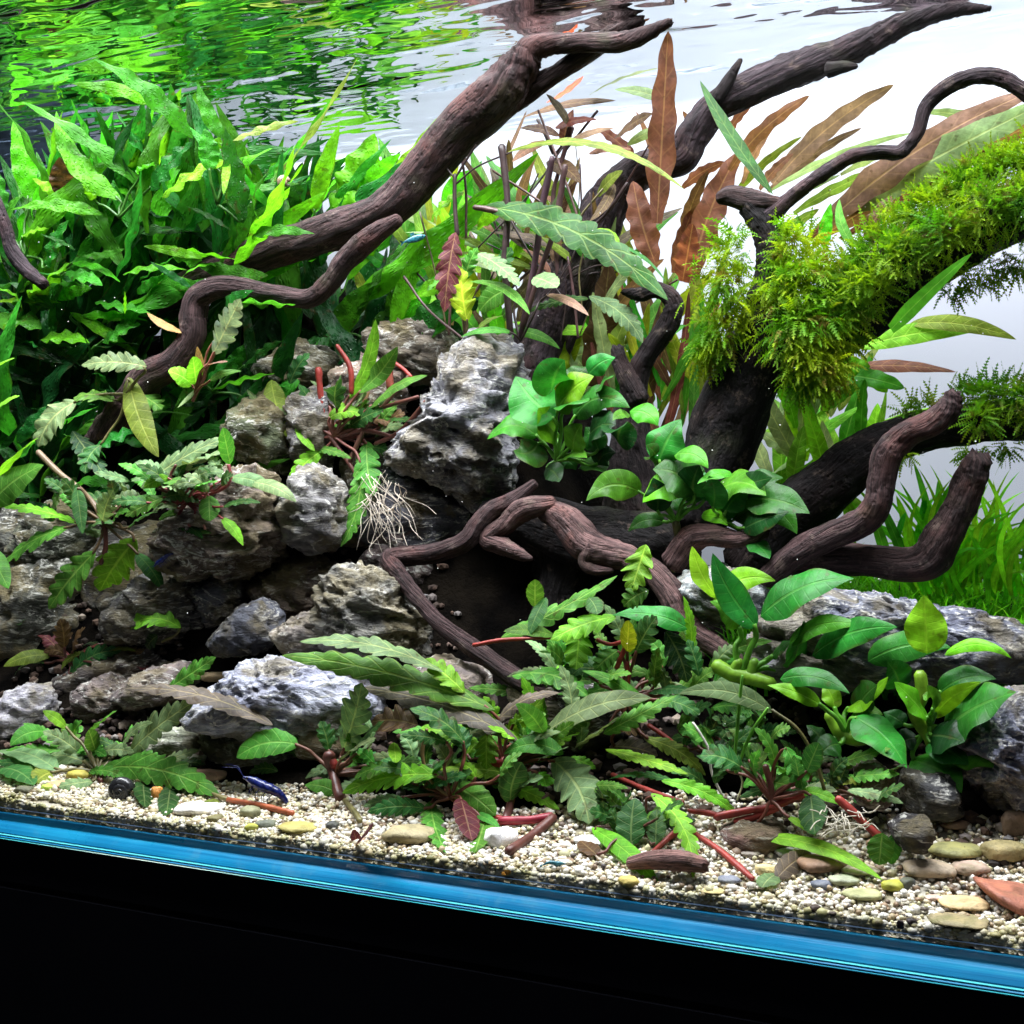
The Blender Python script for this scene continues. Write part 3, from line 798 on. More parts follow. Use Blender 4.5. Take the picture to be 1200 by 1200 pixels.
# pebbles: px centre, width, height, colour, label
PEB = [
 (1120,995,63,24,(.24,.23,.09),"flat olive pebble at right beside another olive one"),
 (1178,998,52,34,(.27,.22,.10),"brown olive pebble at the right edge above the brick red slab"),
 (1137,1017,44,22,(.42,.30,.24),"pinkish flat pebble under the olive pebbles"),
 (1088,1018,60,28,(.48,.38,.28),"large beige pink pebble left of the pinkish flat one"),
 (1128,1057,55,20,(.58,.42,.22),"tan yellow flat pebble left of the brick red slab"),
 (1125,1078,64,14,(.27,.22,.12),"thin olive brown pebble closest to the front pane at right"),
 (1063,1036,18,17,(.07,.075,.09),"small dark blue grey pebble beside a yellow green one"),
 (1047,1038,26,17,(.42,.42,.05),"yellow green pebble beside a small dark one"),
 (990,1031,38,17,(.34,.36,.25),"speckled grey green pebble near the arching leaf tip"),
 (1012,1048,44,18,(.40,.40,.20),"pale green pebble in front of the speckled one"),
 (963,1037,26,14,(.13,.14,.18),"dark slate pebble left of the speckled one"),
 (963,1012,58,28,(.22,.13,.08),"brown flat pebble under the long arching leaf"),
 (1010,1019,46,17,(.48,.40,.30),"beige pebble behind the arching leaf"),
 (923,998,34,14,(.42,.42,.46),"light grey pebble on the gravel behind the brown one"),
 (855,1031,28,14,(.16,.17,.22),"slate blue pebble left of the red stem tip"),
 (835,1044,30,10,(.58,.45,.20),"flat yellowish pebble near the front pane"),
 (897,1021,26,20,(.60,.50,.24),"cream yellow pebble beside the grey green leaf"),
 (1190,970,30,42,(.24,.16,.11),"tilted brown grey pebble at the far right edge"),
 (1120,966,34,17,(.30,.20,.15),"dull pink brown pebble behind the flat olive one"),
 (737,1034,24,18,(.58,.44,.12),"yellow pebble in front of the pinkish log"),
 (587,983,40,32,(.85,.83,.84),"bright white chunk of quartz behind an oval leaf"),
 (693,984,42,16,(.78,.76,.74),"flat white pebble right of the quartz chunk"),
 (478,977,62,30,(.36,.30,.17),"large tan oval pebble at front centre left"),
 (235,947,55,22,(.80,.77,.74),"long white pebble at front left"),
 (77,918,40,13,(.50,.30,.17),"orange tan flat pebble at far left"),
 (93,908,30,17,(.42,.36,.06),"olive yellow pebble beside the leftmost plant stem"),
 (237,908,56,20,(.50,.30,.22),"orange pink flat pebble behind the long white one"),
 (187,913,32,14,(.45,.32,.18),"light brown pebble left of the orange pink one"),
 (350,969,48,18,(.40,.34,.10),"mustard flat pebble against the front pane"),
 (295,970,17,12,(.36,.36,.05),"tiny mossy yellow pebble left of the mustard one"),
 (313,966,27,15,(.12,.13,.10),"dark grey pebble touching the mustard one"),
 (252,961,20,15,(.22,.17,.08),"small brown pebble below the long white one"),
 (390,968,16,13,(.05,.05,.055),"small black pebble right of the mustard one"),
 (57,923,18,11,(.38,.55,.08),"lime green algae coated pebble at far left"),
 (184,930,14,18,(.60,.26,.06),"small orange pebble under hanging leaves at left"),
 (293,952,26,18,(.24,.24,.14),"mossy brown pebble under the red runner"),
 (593,1023,11,8,(.62,.28,.04),"tiny orange stone grain near the front pane"),
 (227,890,28,17,(.52,.50,.46),"small pale pebble left of the propping stone"),
 (234,872,12,12,(.34,.45,.06),"tiny lime green pebble below the pale slab"),
 (252,793,34,17,(.62,.46,.28),"cream tan pebble on the left end of the pale slab"),
 (28,925,24,13,(.10,.10,.06),"dark mossy pebble at the left corner"),
 (420,985,20,10,(.30,.20,.14),"brown pebble beside the small red leaves"),
 (660,1010,22,9,(.55,.50,.38),"cream pebble beside the tiny teal shrimp"),
 (1093,1052,20,10,(.60,.44,.40),"pale pink pebble left of the tan yellow one"),
 (1030,1000,26,12,(.42,.34,.28),"light brown pebble left of the small black stone"),
 (880,1000,24,11,(.30,.26,.22),"grey brown pebble in front of the reddish stone"),
 (1055,1084,9,12,(.03,.02,.02),"black grain standing leftmost of three near the front pane"),
 (1068,1081,12,11,(.03,.02,.02),"black grain rightmost of three near the front pane"),
 (1061,1075,8,7,(.03,.02,.02),"black grain uppermost of three near the front pane"),
 (955,1065,13,10,(.04,.025,.02),"dark brown grain alone below the dark slate pebble"),
 (976,1071,9,7,(.05,.03,.03),"small dark grain below the pale green pebble"),
]
def pebble(px, py, w, h, col, label):
    stone_n[0] += 1
    p = ground_hit(px, py + h * 0.18); s = scale_at(p)
    W_, D_ = w * s / 2, w * s * 0.40
    H_ = max(0.26 * h * s, (h - 0.18 * w) * s / 2)
    V, F = ICO[3]
    out = []
    sd = stone_n[0] * 1.9
    az = random.uniform(-.35, .35)
    for v in V:
        n = 1 + 0.20 * mn.noise(v * 1.1 + Vector((sd, 0, 0))) + 0.09 * mn.noise(v * 2.9 + Vector((0, sd, 0)))
        e = 0.8
        q = Vector((math.copysign(abs(v.x) ** e, v.x) * W_, math.copysign(abs(v.y) ** e, v.y) * D_, math.copysign(abs(v.z) ** e, v.z) * H_)) * n
        out.append(Matrix.Rotation(YAW + az, 3, 'Z') @ q)
    o = mesh_obj("pebble", out, F, M['pebble'])
    o.location = p + Vector((0, 0, H_ * 0.55))
    o.color = (*col, 1)
    tag(o, label, "pebble", "pebbles on the gravel")
for row in PEB: pebble(*row)
# angular brick red slab at the right edge
stone([(1143,1031),(1165,1037),(1215,1042),(1215,1078),(1190,1070),(1162,1052)], .030, .016, (.33,.12,.075), "angular brick red slate piece at the lower right edge", 4, .04, 'pebble', "slate", "pebbles on the gravel", "slate")

# ------------------------------------------------------------------ leaves
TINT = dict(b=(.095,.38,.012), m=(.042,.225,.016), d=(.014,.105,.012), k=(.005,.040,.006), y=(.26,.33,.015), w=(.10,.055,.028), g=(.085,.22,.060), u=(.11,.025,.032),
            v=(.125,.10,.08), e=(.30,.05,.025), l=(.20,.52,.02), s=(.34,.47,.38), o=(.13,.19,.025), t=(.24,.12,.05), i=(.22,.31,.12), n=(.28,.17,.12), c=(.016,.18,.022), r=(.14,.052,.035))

def shape(kind, t):
    if kind in 'ps': return max(0.0, math.sin(math.pi * min(1, t) ** 0.78)) ** 0.75
    if kind == 'a': return max(0.0, math.sin(math.pi * t ** 0.72)) ** 0.78 * (1 - 0.3 * t ** 5)
    if kind == 'o': return max(0.0, math.sin(math.pi * t ** 0.85)) ** 0.62
    if kind == 'f': return max(0.0, math.sin(math.pi * t ** 0.80)) ** 0.80
    if kind == 'r': return min(1.0, 0.35 + 2.2 * t) * max(0.0, 1 - t ** 3.2) ** 0.62
    return min(1.0, 0.6 + 2 * t) * max(0.0, 1 - t ** 2.2) ** 0.7
NSEG = dict(p=64, s=24, o=22, a=22, f=36, r=34, g=12)
def leaf_geo(kind, curve, Nh, w, fold=0.18, wave=0.10, twist=0.0, seed=0.0, lobes=6, depth=0.5):
    n = NSEG[kind]
    cols = (-1, -0.72, -0.36, 0, 0.36, 0.72, 1) if kind != 'g' else (-1, 0, 1)
    pts = [curve(i / n) for i in range(n + 1)]
    V, F, U = [], [], []
    for i in range(n + 1):
        t = i / n
        T = (pts[min(n, i + 1)] - pts[max(0, i - 1)]).normalized()
        N = Nh - T * Nh.dot(T)
        if N.length < 1e-4: N = Vector((0, 0, 1)) - T * T.z
        N.normalize()
        if twist: N = Matrix.Rotation(twist * (t - 0.4), 3, T) @ N
        B = T.cross(N)
        hw0 = 0.5 * w * shape(kind, t)
        L = (pts[-1] - pts[0]).length
        for c in cols:
            au = abs(c); hw = hw0; fw = 0.0
            if kind == 'p':
                ph = (t * lobes + (0.18 if c > 0 else 0.0)) % 1.0
                lob = abs(math.sin(math.pi * ph)) ** 0.55
                D = depth * (1 - sstep(0.80, 0.95, t)) * sstep(0.02, 0.12, t)
                hw *= (1 - D) + D * lob
                fw = 0.45 * hw * au * (0.4 + 0.6 * lob)
            elif kind == 'o':
                hw *= 1 + 0.05 * math.sin(t * 44)
                fw = 0.15 * hw * au
            elif kind in 'fr':
                hw *= 1 + 0.08 * mn.noise((t * 7, c * 2.0, seed)) + (0.10 * math.sin(t * 31 + c * 2 + seed) * au if kind == 'r' else 0)
            wv = wave * hw0 * au * (math.sin(t * (13 if kind == 'a' else 24) + seed + (2.1 if c > 0 else 0)) + 0.6 * mn.noise((t * 5, c, seed + 3)))
            z = fold * hw * au - 0.22 * hw * au * au + wv
            if kind == 'f': z += 0.10 * hw0 * mn.noise((t * 15, c * 2.5, seed * 2))
            fade = 1 - sstep(0.86, 1.0, t)
            V.append(pts[i] + B * (c * hw) + N * z + T * (fw * fade))
            U.append(((c + 1) / 2, t))
    m = len(cols)
    for i in range(n):
        for j in range(m - 1):
            a = i * m + j; F.append((a, a + 1, a + m + 1, a + m))
    return V, F, U

def view_hint(p, f, jit=0.25):
    tc = (CAM - p).normalized()
    N = tc * f + UP * (1 - f) + Vector((random.uniform(-jit, jit), random.uniform(-jit, jit), random.uniform(-jit, jit)))
    return N.normalized()

def leaf(parent, row, y, kind_default, stalk_from=None):
    """row: bx by tx ty w tint [arch px] [kind] [dy]"""
    bx, by, tx, ty, w = row[:5]; tint = row[5]
    arch = row[6] if len(row) > 6 else random.uniform(2, 6)
    kind = row[7] if len(row) > 7 else kind_default
    dy = row[8] if len(row) > 8 else random.uniform(-0.022, 0.006)
    yb = y + random.uniform(-0.008, 0.008)
    Pb = PW(bx, by, yb); Pt = PW(tx, ty, yb + dy)
    s = scale_at((Pb + Pt) / 2)
    L = (Pt - Pb).length
    # arch bends perpendicular to the leaf in the picture, mostly upwards
    ax, ay = -(ty - by), (tx - bx)
    if ay > 0 or (ay == 0 and ax < 0): ax, ay = -ax, -ay
    ln = math.hypot(ax, ay) or 1
    A = (RIGHT * (ax / ln) + UP * (-ay / ln)) * arch * s
    if arch: A += (CAM - Pb).normalized() * L * 0.05
    k1 = random.uniform(-.15, .15)
    curve = lambda t: Pb.lerp(Pt, t) + A * (4 * t * (1 - t) * (1 + k1 * (t - .5)))
    f = {'p': .58, 'o': .68, 's': .54, 'a': .60, 'f': .60, 'r': .85, 'g': .6}[kind]
    N = view_hint((Pb + Pt) / 2, f, 0.26)
    T = (Pt - Pb).normalized(); Nn = (N - T * N.dot(T)).normalized()
    cs = max(0.78, abs(Nn.dot((CAM - Pb).normalized())))
    ww = w * s / cs * {'p': 1.15, 'a': 1.28, 'f': .85}.get(kind, 1.05)
    V, F, U = leaf_geo(kind, curve, N, ww, fold=random.uniform(.05, .3), wave={'a': .11, 'f': .26, 'r': .18, 'p': .12, 'o': .06, 's': .06, 'g': 0}[kind],
                       twist=random.uniform(-.5, .5), seed=random.uniform(0, 50), lobes=max(5, min(11, round(2.5 * L / max(ww, 1e-4)))), depth=random.uniform(.32, .56))
    off = parent.location
    o = mesh_obj("leaf", [v - off for v in V], F, M[kind], parent, U)
    c = TINT[tint]; j = random.uniform(.85, 1.18)
    if kind == 'a': c = (c[0] * 1.15, c[1] * .92, c[2] * .85)
    if kind in 'pos' and tint in 'bmdkg': c = (c[0] * 1.4 + .006, c[1] * .95, c[2] * 1.4 + .005)
    o.color = (min(1, c[0] * j * random.uniform(.9, 1.15)), min(1, c[1] * j), min(1, c[2] * j), 1)
    if stalk_from is not None:
        S, scol, sr = stalk_from
        d = (Pb - S).length
        if 4 * s < d < 75 * s:
            mid = S.lerp(Pb, .5) + UP * d * 0.06 + Vector((random.uniform(-.1, .1), random.uniform(-.1, .1), 0)) * d
            # leaves its leaf along the blade's direction
            near = S.lerp(Pb, .82) - (curve(0.08) - curve(0)).normalized() * d * 0.06 + UP * d * .02
            rows = [(*S, sr * 1.25 * s), (*mid, sr * s), (*near, sr * s), (*(Pb + (curve(0.05) - Pb)), sr * .9 * s)]
            sp = spline(rows, 4)
            v, f_, u = tube_geo([Vector(q) for q in sp[:, :3]], sp[:, 3], 6, offset=off)
            st = mesh_obj("stalk", v, f_, M['stalk'], parent, u); st.color = (*scol, 1)
    return o

def stem(parent, pts, y, r, col, name="stem", sides=8, jitter=0.0):
    y0, y1 = y if isinstance(y, tuple) else (y, y)
    rows = []
    for i, (px, py) in enumerate(pts):
        p = PW(px, py, y0 + (y1 - y0) * i / max(1, len(pts) - 1)); rows.append((*p, r * scale_at(p) * random.uniform(.8, 1.1)))
    sp = spline(rows, 6)
    d0 = sp[0, :3] - sp[1, :3]; d1 = sp[-1, :3] - sp[-2, :3]
    e0 = np.append(sp[0, :3] + d0 / np.linalg.norm(d0) * sp[0, 3] * .6, sp[0, 3] * .55); e1 = np.append(sp[-1, :3] + d1 / np.linalg.norm(d1) * sp[-1, 3] * .6, sp[-1, 3] * .5)
    sp = np.vstack([e0, sp, e1])
    v, f, u = tube_geo([Vector(q) for q in sp[:, :3]], sp[:, 3], sides, 0.14, 0.0, random.random() * 9, offset=parent.location)
    o = mesh_obj(name, v, f, M['stalk'], parent, u); o.color = (*col, 1)
    return o

RED = (.33, .045, .035); RBR = (.13, .045, .035); OLV = (.16, .14, .05); GRN = (.12, .36, .03); DGN = (.03, .14, .02); DBR = (.05, .03, .03)

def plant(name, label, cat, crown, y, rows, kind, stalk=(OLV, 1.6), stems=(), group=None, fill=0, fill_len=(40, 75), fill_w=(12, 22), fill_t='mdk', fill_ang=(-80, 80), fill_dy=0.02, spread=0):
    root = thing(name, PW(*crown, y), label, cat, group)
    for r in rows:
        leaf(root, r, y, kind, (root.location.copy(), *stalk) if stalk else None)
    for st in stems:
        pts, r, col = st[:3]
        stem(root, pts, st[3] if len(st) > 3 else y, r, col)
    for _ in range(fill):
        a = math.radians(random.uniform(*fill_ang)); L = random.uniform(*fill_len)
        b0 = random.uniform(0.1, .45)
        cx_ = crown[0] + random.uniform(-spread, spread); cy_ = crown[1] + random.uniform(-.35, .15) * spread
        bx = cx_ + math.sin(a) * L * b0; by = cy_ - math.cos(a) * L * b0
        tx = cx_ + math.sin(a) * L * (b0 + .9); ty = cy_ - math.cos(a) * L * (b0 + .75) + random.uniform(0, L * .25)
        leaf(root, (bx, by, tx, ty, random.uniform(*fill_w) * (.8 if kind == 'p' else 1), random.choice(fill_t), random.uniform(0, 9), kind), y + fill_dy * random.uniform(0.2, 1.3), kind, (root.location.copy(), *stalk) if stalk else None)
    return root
# ------------------------------------------------------------------ broad leaved rosettes (kind a)
AG = (GRN, 2.0)
GA = "broad leaf plants on wood and rock"
plant("anubias", "dark green round leaved plant perched between the tall stone and the black wood", "water plant", (652, 540), .17, [
 (725,520,735,495,28,'k'),(690,510,722,498,32,'k'),(700,460,720,440,22,'d',4),(668,455,690,430,26,'d'),(690,438,721,419,20,'c',4),
 (650,490,604,441,42,'c',-4),(646,460,662,422,32,'c'),(672,490,738,478,24,'c',18),(685,540,709,554,22,'d'),(660,480,690,470,26,'d'),
 (631,518,602,528,27,'d',-8),(631,512,571,515,25,'m',15),(672,530,682,497,24,'m'),(702,528,686,500,20,'d'),(661,535,688,537,13,'m'),(657,540,675,551,14,'d'),
 (738,482,771,499,18,'m',7),(738,486,718,493,9,'m'),(653,480,696,441,30,'b',6),(654,508,631,478,30,'b',-3),(700,545,722,530,20,'k'),(640,548,655,565,16,'k')], 'a', AG, group=GA)
plant("anubias", "dark green plant with wide wavy leaves rising from a brown stem in the middle", "water plant", (792, 612), .158, [
 (815,590,820,545,30,'k'),(770,600,765,560,26,'k'),(768,545,757,522,17,'d'),(772,541,798,491,36,'c',3),(790,533,830,549,15,'m',9),(815,580,765,550,40,'d',10),
 (751,577,687,587,28,'m',14),(808,572,753,589,28,'b',10),(779,612,736,623,15,'d',8),(825,588,815,546,13,'c'),(858,556,817,567,10,'m',5),(800,600,775,578,14,'d')],
 'a', AG, stems=[([(792,612),(795,640),(790,668)],5,(.10,.09,.03))], group=GA)
plant("anubias", "shaded plant with folded green leaves against the foot of the black trunk", "water plant", (846, 612), .162, [
 (868,590,918,560,26,'d',10),(860,575,905,560,20,'k'),(872,585,949,602,28,'d',7),(835,595,830,558,20,'d'),(835,582,898,581,32,'m',16),(872,596,934,626,25,'m',14),
 (850,600,880,570,24,'d'),(860,610,900,600,26,'d',8),(878,632,902,655,15,'d'),(822,604,853,616,11,'b',5),(850,610,845,570,20,'c'),(870,620,925,600,20,'k')], 'a', AG, group=GA)
plant("anubias", "front plant with long upright leaves and a swollen lime green stem base", "water plant", (868, 792), .095, [
 (887,735,835,648,28,'c',-6),(930,782,942,727,29,'c',0),(840,699,811,640,19,'l',-4),(837,706,909,681,22,'b',15),(891,722,1001,678,36,'c',13),(867,736,832,705,22,'m',6),
 (807,737,717,721,19,'c',9),(925,756,1014,735,16,'m',15),(952,768,1052,735,26,'c',11),(905,770,930,750,14,'d')],
 'a', (GRN, 3.6), stems=[([(840,780),(858,790),(880,794),(905,802)],9,(.22,.44,.03)),([(858,790),(866,775)],7,(.20,.42,.03)),([(880,792),(884,775)],7,(.16,.36,.03))], group=GA)
plant("anubias", "front plant with a drooping speckled leaf and lime green stem knob", "water plant", (992, 862), .078, [
 (985,872,962,886,20,'d'),(1005,832,1028,803,26,'d'),(962,826,899,803,15,'b',4),(914,796,996,813,17,'c',11),(992,830,1041,793,19,'b',-4),(1000,840,1063,901,34,'c',8),
 (978,830,963,800,17,'b'),(1004,835,1035,838,12,'m',4),(965,870,945,850,16,'k')],
 'a', (GRN, 3.0), stems=[([(972,838),(985,858),(1000,866),(1014,864)],9,(.24,.46,.03)),([(983,872),(985,915),(980,940)],2.2,DGN)], group=GA)
plant("anubias", "rightmost front plant with one upright yellow green leaf and a big speckled one", "water plant", (1090, 850), .088, [
 (1055,806,1040,775,24,'d'),(1090,862,1130,870,30,'k'),(1100,812,1168,796,23,'d',10),(1107,768,1186,772,12,'b',15),(1086,766,1083,697,38,'l',0),(1017,775,1115,759,29,'c',11),
 (1088,870,1135,896,26,'c'),(1118,886,1171,900,32,'m',9),(1068,890,1127,929,33,'m',7),(1087,842,1048,799,23,'b',2),(1093,832,1086,803,14,'m'),(1105,856,1191,811,46,'c',6,'a',-.02),
 (1093,842,1150,799,14,'l',6),(1060,850,1035,835,18,'d'),(1075,865,1050,880,20,'k')],
 'a', (GRN, 2.8), stems=[([(1078,790),(1080,815),(1072,835),(1088,865),(1095,880)],8,(.24,.44,.03)),([(1012,905),(1002,935),(1010,970)],2,DGN),([(1078,905),(1074,935)],2,DGN)], group=GA)

# ------------------------------------------------------------------ lobed leaf plants in front (kind p)
GH = "lobed leaf creeping plants"
plant("lobed_plant", "large sprawling plant with long feathery grey green leaves in the middle foreground", "water plant", (590, 905), .062, [
 (470,782,388,766,13,'y',-5,'s'),(607,868,420,806,22,'v',12),(520,788,351,752,24,'g',14),(580,832,330,768,30,'m',11),(545,812,497,772,22,'b',2),(637,860,604,825,18,'m',4,'s'),
 (573,857,657,812,14,'v',13),(598,940,612,893,30,'d',4,'o'),(570,858,570,902,25,'b',0),(660,884,590,884,20,'m',12,'s'),(630,866,764,818,29,'g',14,'s'),(647,890,690,966,36,'g',10),
 (667,888,698,901,11,'b',2),(630,905,640,922,16,'b',2),(688,922,736,924,9,'m',3),(560,850,520,815,18,'d',5),(600,850,640,838,16,'m',5)],
 'p', ((.17,.055,.035), 2.0), stems=[([(587,962),(620,961),(647,956)],5,(.34,.03,.05)),([(596,998),(625,978),(648,958)],6,RBR),([(590,905),(600,930),(592,962)],5,RBR),([(570,895),(592,893)],8,RED)],
 group=GH, fill=44, fill_len=(50, 115), fill_w=(14, 25), fill_t='dmggmbd', spread=95, fill_ang=(-105, 105))
plant("lobed_plant", "small plant with bright lobed leaves hanging over the white quartz chunk", "water plant", (528, 935), .045, [
 (540,935,553,985,24,'u',0,'o'),(525,870,470,862,14,'d',3),(460,900,415,912,17,'m',5),(545,872,480,830,24,'d',8),(500,948,430,952,20,'d',5),(515,908,401,929,24,'b',8),(526,918,581,956,26,'m',4,'o'),
 (505,938,525,1001,22,'m',-5),(568,963,557,999,26,'m',0,'o'),(553,953,586,971,10,'m',3,'s'),(462,870,464,894,12,'b',0,'o'),(490,850,435,846,30,'w',4),(545,880,530,850,22,'d',3)],
 'p', ((.17,.055,.035), 2.0), stems=[([(500,855),(495,885),(505,915),(528,935)],2.2,(.25,.16,.07)),([(528,935),(560,950),(590,960)],3,RED)], group=GH, fill=20, fill_len=(35, 75), fill_t='dmgb', spread=50, fill_ang=(-100, 100))
plant("lobed_plant", "two tiny burgundy red leaves sprouting from the gravel at front", "water plant", (423, 995), .012, [
 (418,990,438,966,13,'u',2,'o'),(420,992,414,972,11,'u',0,'o')], 'o', None)
plant("lobed_plant", "plant with an upright pink ribbed leaf in front of the pale slab", "water plant", (393, 908), .055, [
 (320,850,146,807,20,'v',14),(402,880,424,800,30,'g',-2),(398,892,441,865,13,'g',4),(396,930,357,920,15,'m',4,'s'),(350,873,277,888,30,'m',10,'o'),(385,880,375,845,18,'d',2),(410,890,450,845,18,'d',5)],
 'p', ((.20,.09,.06), 2.0), stems=[([(385,885),(390,905),(398,935)],7,RBR),([(404,938),(414,950),(422,962)],3.4,OLV),([(384,886),(393,898)],5,RED)], group=GH, fill=18, fill_len=(35, 75), fill_t='dmg', spread=55, fill_ang=(-100, 100))
plant("lobed_plant", "leftmost front plant with feathery leaves lying over its yellow pebble", "water plant", (115, 905), .052, [
 (197,807,253,770,18,'m',0),(60,905,42,917,20,'o',2,'o'),(147,887,228,822,28,'g',4),(67,903,-4,880,22,'g',8,'s'),(53,857,12,874,18,'m',6,'s'),(97,887,50,857,20,'g',4),(78,853,50,833,12,'b',2,'s'),(107,857,137,833,11,'m',2),
 (112,880,104,855,15,'m',0,'o'),(117,882,157,882,12,'g',4),(120,900,258,934,27,'m',14),(167,912,170,946,18,'d',0,'o'),(200,920,195,956,18,'d',0,'o'),(257,938,231,949,10,'o',0,'o'),(0,900,40,920,22,'d',6,'o')],
 'p', ((.15,.13,.05), 1.8), stems=[([(110,875),(113,895),(118,915)],4,RBR),([(160,915),(230,925),(267,937)],2.5,OLV),([(267,937),(305,944),(343,953)],3.4,(.38,.10,.04))], group=GH, fill=22, fill_len=(40, 80), fill_t='dmgm', spread=75, fill_ang=(-100, 100))
plant("lobed_plant", "cluster of bright deeply lobed leaves over red runners below the root arch", "water plant", (735, 822), .092, [
 (780,740,805,800,30,'k',4),(745,765,770,722,24,'d',2),(735,765,737,727,17,'y',0,'o'),(725,762,697,786,22,'m',2),(680,735,675,785,28,'b',0),(587,747,724,674,22,'m',-3),(722,722,645,750,24,'b',4),(760,692,731,711,22,'m',3),
 (757,638,739,694,30,'b',0),(627,712,627,679,17,'m',0,'o'),(600,792,690,818,26,'m',14),(650,745,590,740,14,'m',4,'s'),(760,842,682,786,17,'m',12,'s'),(770,820,820,838,18,'d',5),(760,812,815,812,14,'d',5,'s'),
 (755,865,827,909,17,'o',8),(717,875,771,886,22,'v',4),(715,850,756,862,14,'w',4),(690,700,700,720,16,'d',2,'o'),(640,700,620,745,14,'d',2,'s'),(660,780,640,760,16,'m',4),(700,800,740,790,14,'m',5)],
 'p', ((.17,.055,.035), 2.0), stems=[([(735,748),(730,765),(722,784)],3.2,RED),([(735,776),(736,802)],3,RED),([(555,756),(590,750),(630,748),(648,747)],2.6,RED),([(760,850),(778,862),(797,877)],3,RED),([(718,908),(745,920),(800,941)],3.6,RED),([(722,784),(720,810),(735,840)],4,RBR),([(700,750),(715,755),(730,752)],3,RED)],
 group=GH, fill=44, fill_len=(45, 105), fill_w=(14, 24), fill_t='dmmgb', spread=95, fill_ang=(-100, 100))
plant("lobed_plant", "plant on red runners with a long leaf arching over the gravel at right", "water plant", (903, 937), .052, [
 (870,900,820,886,26,'d',6),(950,930,955,978,26,'d',0,'o'),(920,875,941,926,24,'m',3),(937,928,984,943,13,'b',5,'s'),(880,980,1035,1032,17,'b',14,'s'),(905,835,795,813,22,'g',14,'s'),(923,957,957,980,9,'b',2,'s'),
 (775,915,866,957,15,'b',9),(875,842,850,851,12,'d',2,'o'),(893,1040,910,1024,20,'g',2,'o'),(910,1030,951,1000,19,'v',4,'o'),(945,905,960,870,20,'d',0,'o')],
 'p', ((.17,.055,.035), 2.0), stems=[([(840,957),(875,950),(905,945),(941,931)],5,RED),([(862,963),(885,957),(912,946)],4.2,RED),([(814,977),(840,994),(864,1014),(882,1030)],4,RED),([(808,950),(825,952),(846,956)],3.6,RED),([(906,944),(903,920),(897,898)],4,RBR),
  ([(905,832),(935,855),(955,890),(966,925)],2.4,(.10,.09,.03)),([(870,792),(866,830),(860,900)],2,GRN),([(900,830),(880,860),(862,905)],2,GRN)], group=GH, fill=30, fill_len=(40, 90), fill_t='dmmgd', spread=80, fill_ang=(-100, 100))
plant("lobed_plant", "pair of oval veined leaves at the end of a red runner on the gravel", "water plant", (1032, 975), .045, [
 (1050,976,1044,1013,18,'m',0,'o'),(1034,976,1030,1014,29,'m',0,'o')], 'o', None, stems=[([(982,936),(1000,952),(1014,966),(1030,980)],5,RED)])
plant("lobed_plant", "plant with narrow bright leaves stretching to the front pane beside the pinkish log", "water plant", (745, 975), .042, [
 (740,992,744,935,32,'d',2,'o'),(768,990,770,948,19,'d',0,'o'),(700,1002,680,985,18,'w',0,'o'),(693,970,775,1044,18,'b',7,'s'),(763,930,812,1029,19,'b',16),(720,980,715,950,22,'d'),(770,960,800,940,14,'d',4),(725,965,690,950,16,'d',4)],
 'p', (RBR, 1.8), stems=[([(760,1005),(780,985),(796,972)],4,RED),([(690,985),(700,1005),(715,1012)],1.2,(.5,.42,.34))], group=GH, fill=14, fill_len=(30, 60), fill_t='dkm', spread=45)

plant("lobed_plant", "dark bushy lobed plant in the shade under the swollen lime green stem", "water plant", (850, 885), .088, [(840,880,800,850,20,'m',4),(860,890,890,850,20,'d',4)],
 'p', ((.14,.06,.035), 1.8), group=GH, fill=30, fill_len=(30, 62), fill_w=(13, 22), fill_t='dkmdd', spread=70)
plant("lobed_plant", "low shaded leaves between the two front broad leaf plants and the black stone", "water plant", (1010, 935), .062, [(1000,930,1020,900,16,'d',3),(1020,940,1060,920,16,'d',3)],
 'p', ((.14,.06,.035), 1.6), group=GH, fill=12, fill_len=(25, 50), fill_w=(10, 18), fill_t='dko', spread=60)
# ------------------------------------------------------------------ plants on the stones at left
plant("lobed_plant", "small rosette with deep red roots on top of the large pinkish stone", "water plant", (218, 590), .112, [
 (165,572,266,513,22,'g',6),(210,552,263,530,24,'g',4),(270,544,261,501,16,'m',0,'o'),(198,560,168,571,13,'b',2,'o'),(202,592,151,586,15,'m',2,'o'),(215,602,186,608,13,'m',2,'o'),(212,572,246,565,14,'m',3,'o'),(245,580,246,611,20,'m',0,'o'),
 (260,607,285,640,12,'b',3,'s'),(293,565,347,588,14,'g',6,'s'),(270,560,320,575,14,'g',5,'s'),(218,553,262,545,11,'g',3,'s'),(205,575,160,545,14,'d',5),(226,585,235,575,12,'m',2,'o')],
 'p', ((.28,.06,.06), 1.5), stems=[([(222,590),(230,600),(222,615)],3,(.25,.05,.06)),([(218,590),(210,602),(205,618)],2,(.25,.05,.06)),([(268,545),(270,560),(262,572),(232,585)],2,(.28,.06,.06)),([(225,592),(236,604),(240,620)],1.6,(.3,.12,.1)),([(206,545),(200,560),(212,580)],2,RBR)], group=GH, fill=22, fill_len=(30, 62), fill_w=(11, 19), fill_t='dmgg', spread=62, fill_ang=(-110, 110), fill_dy=-.008)
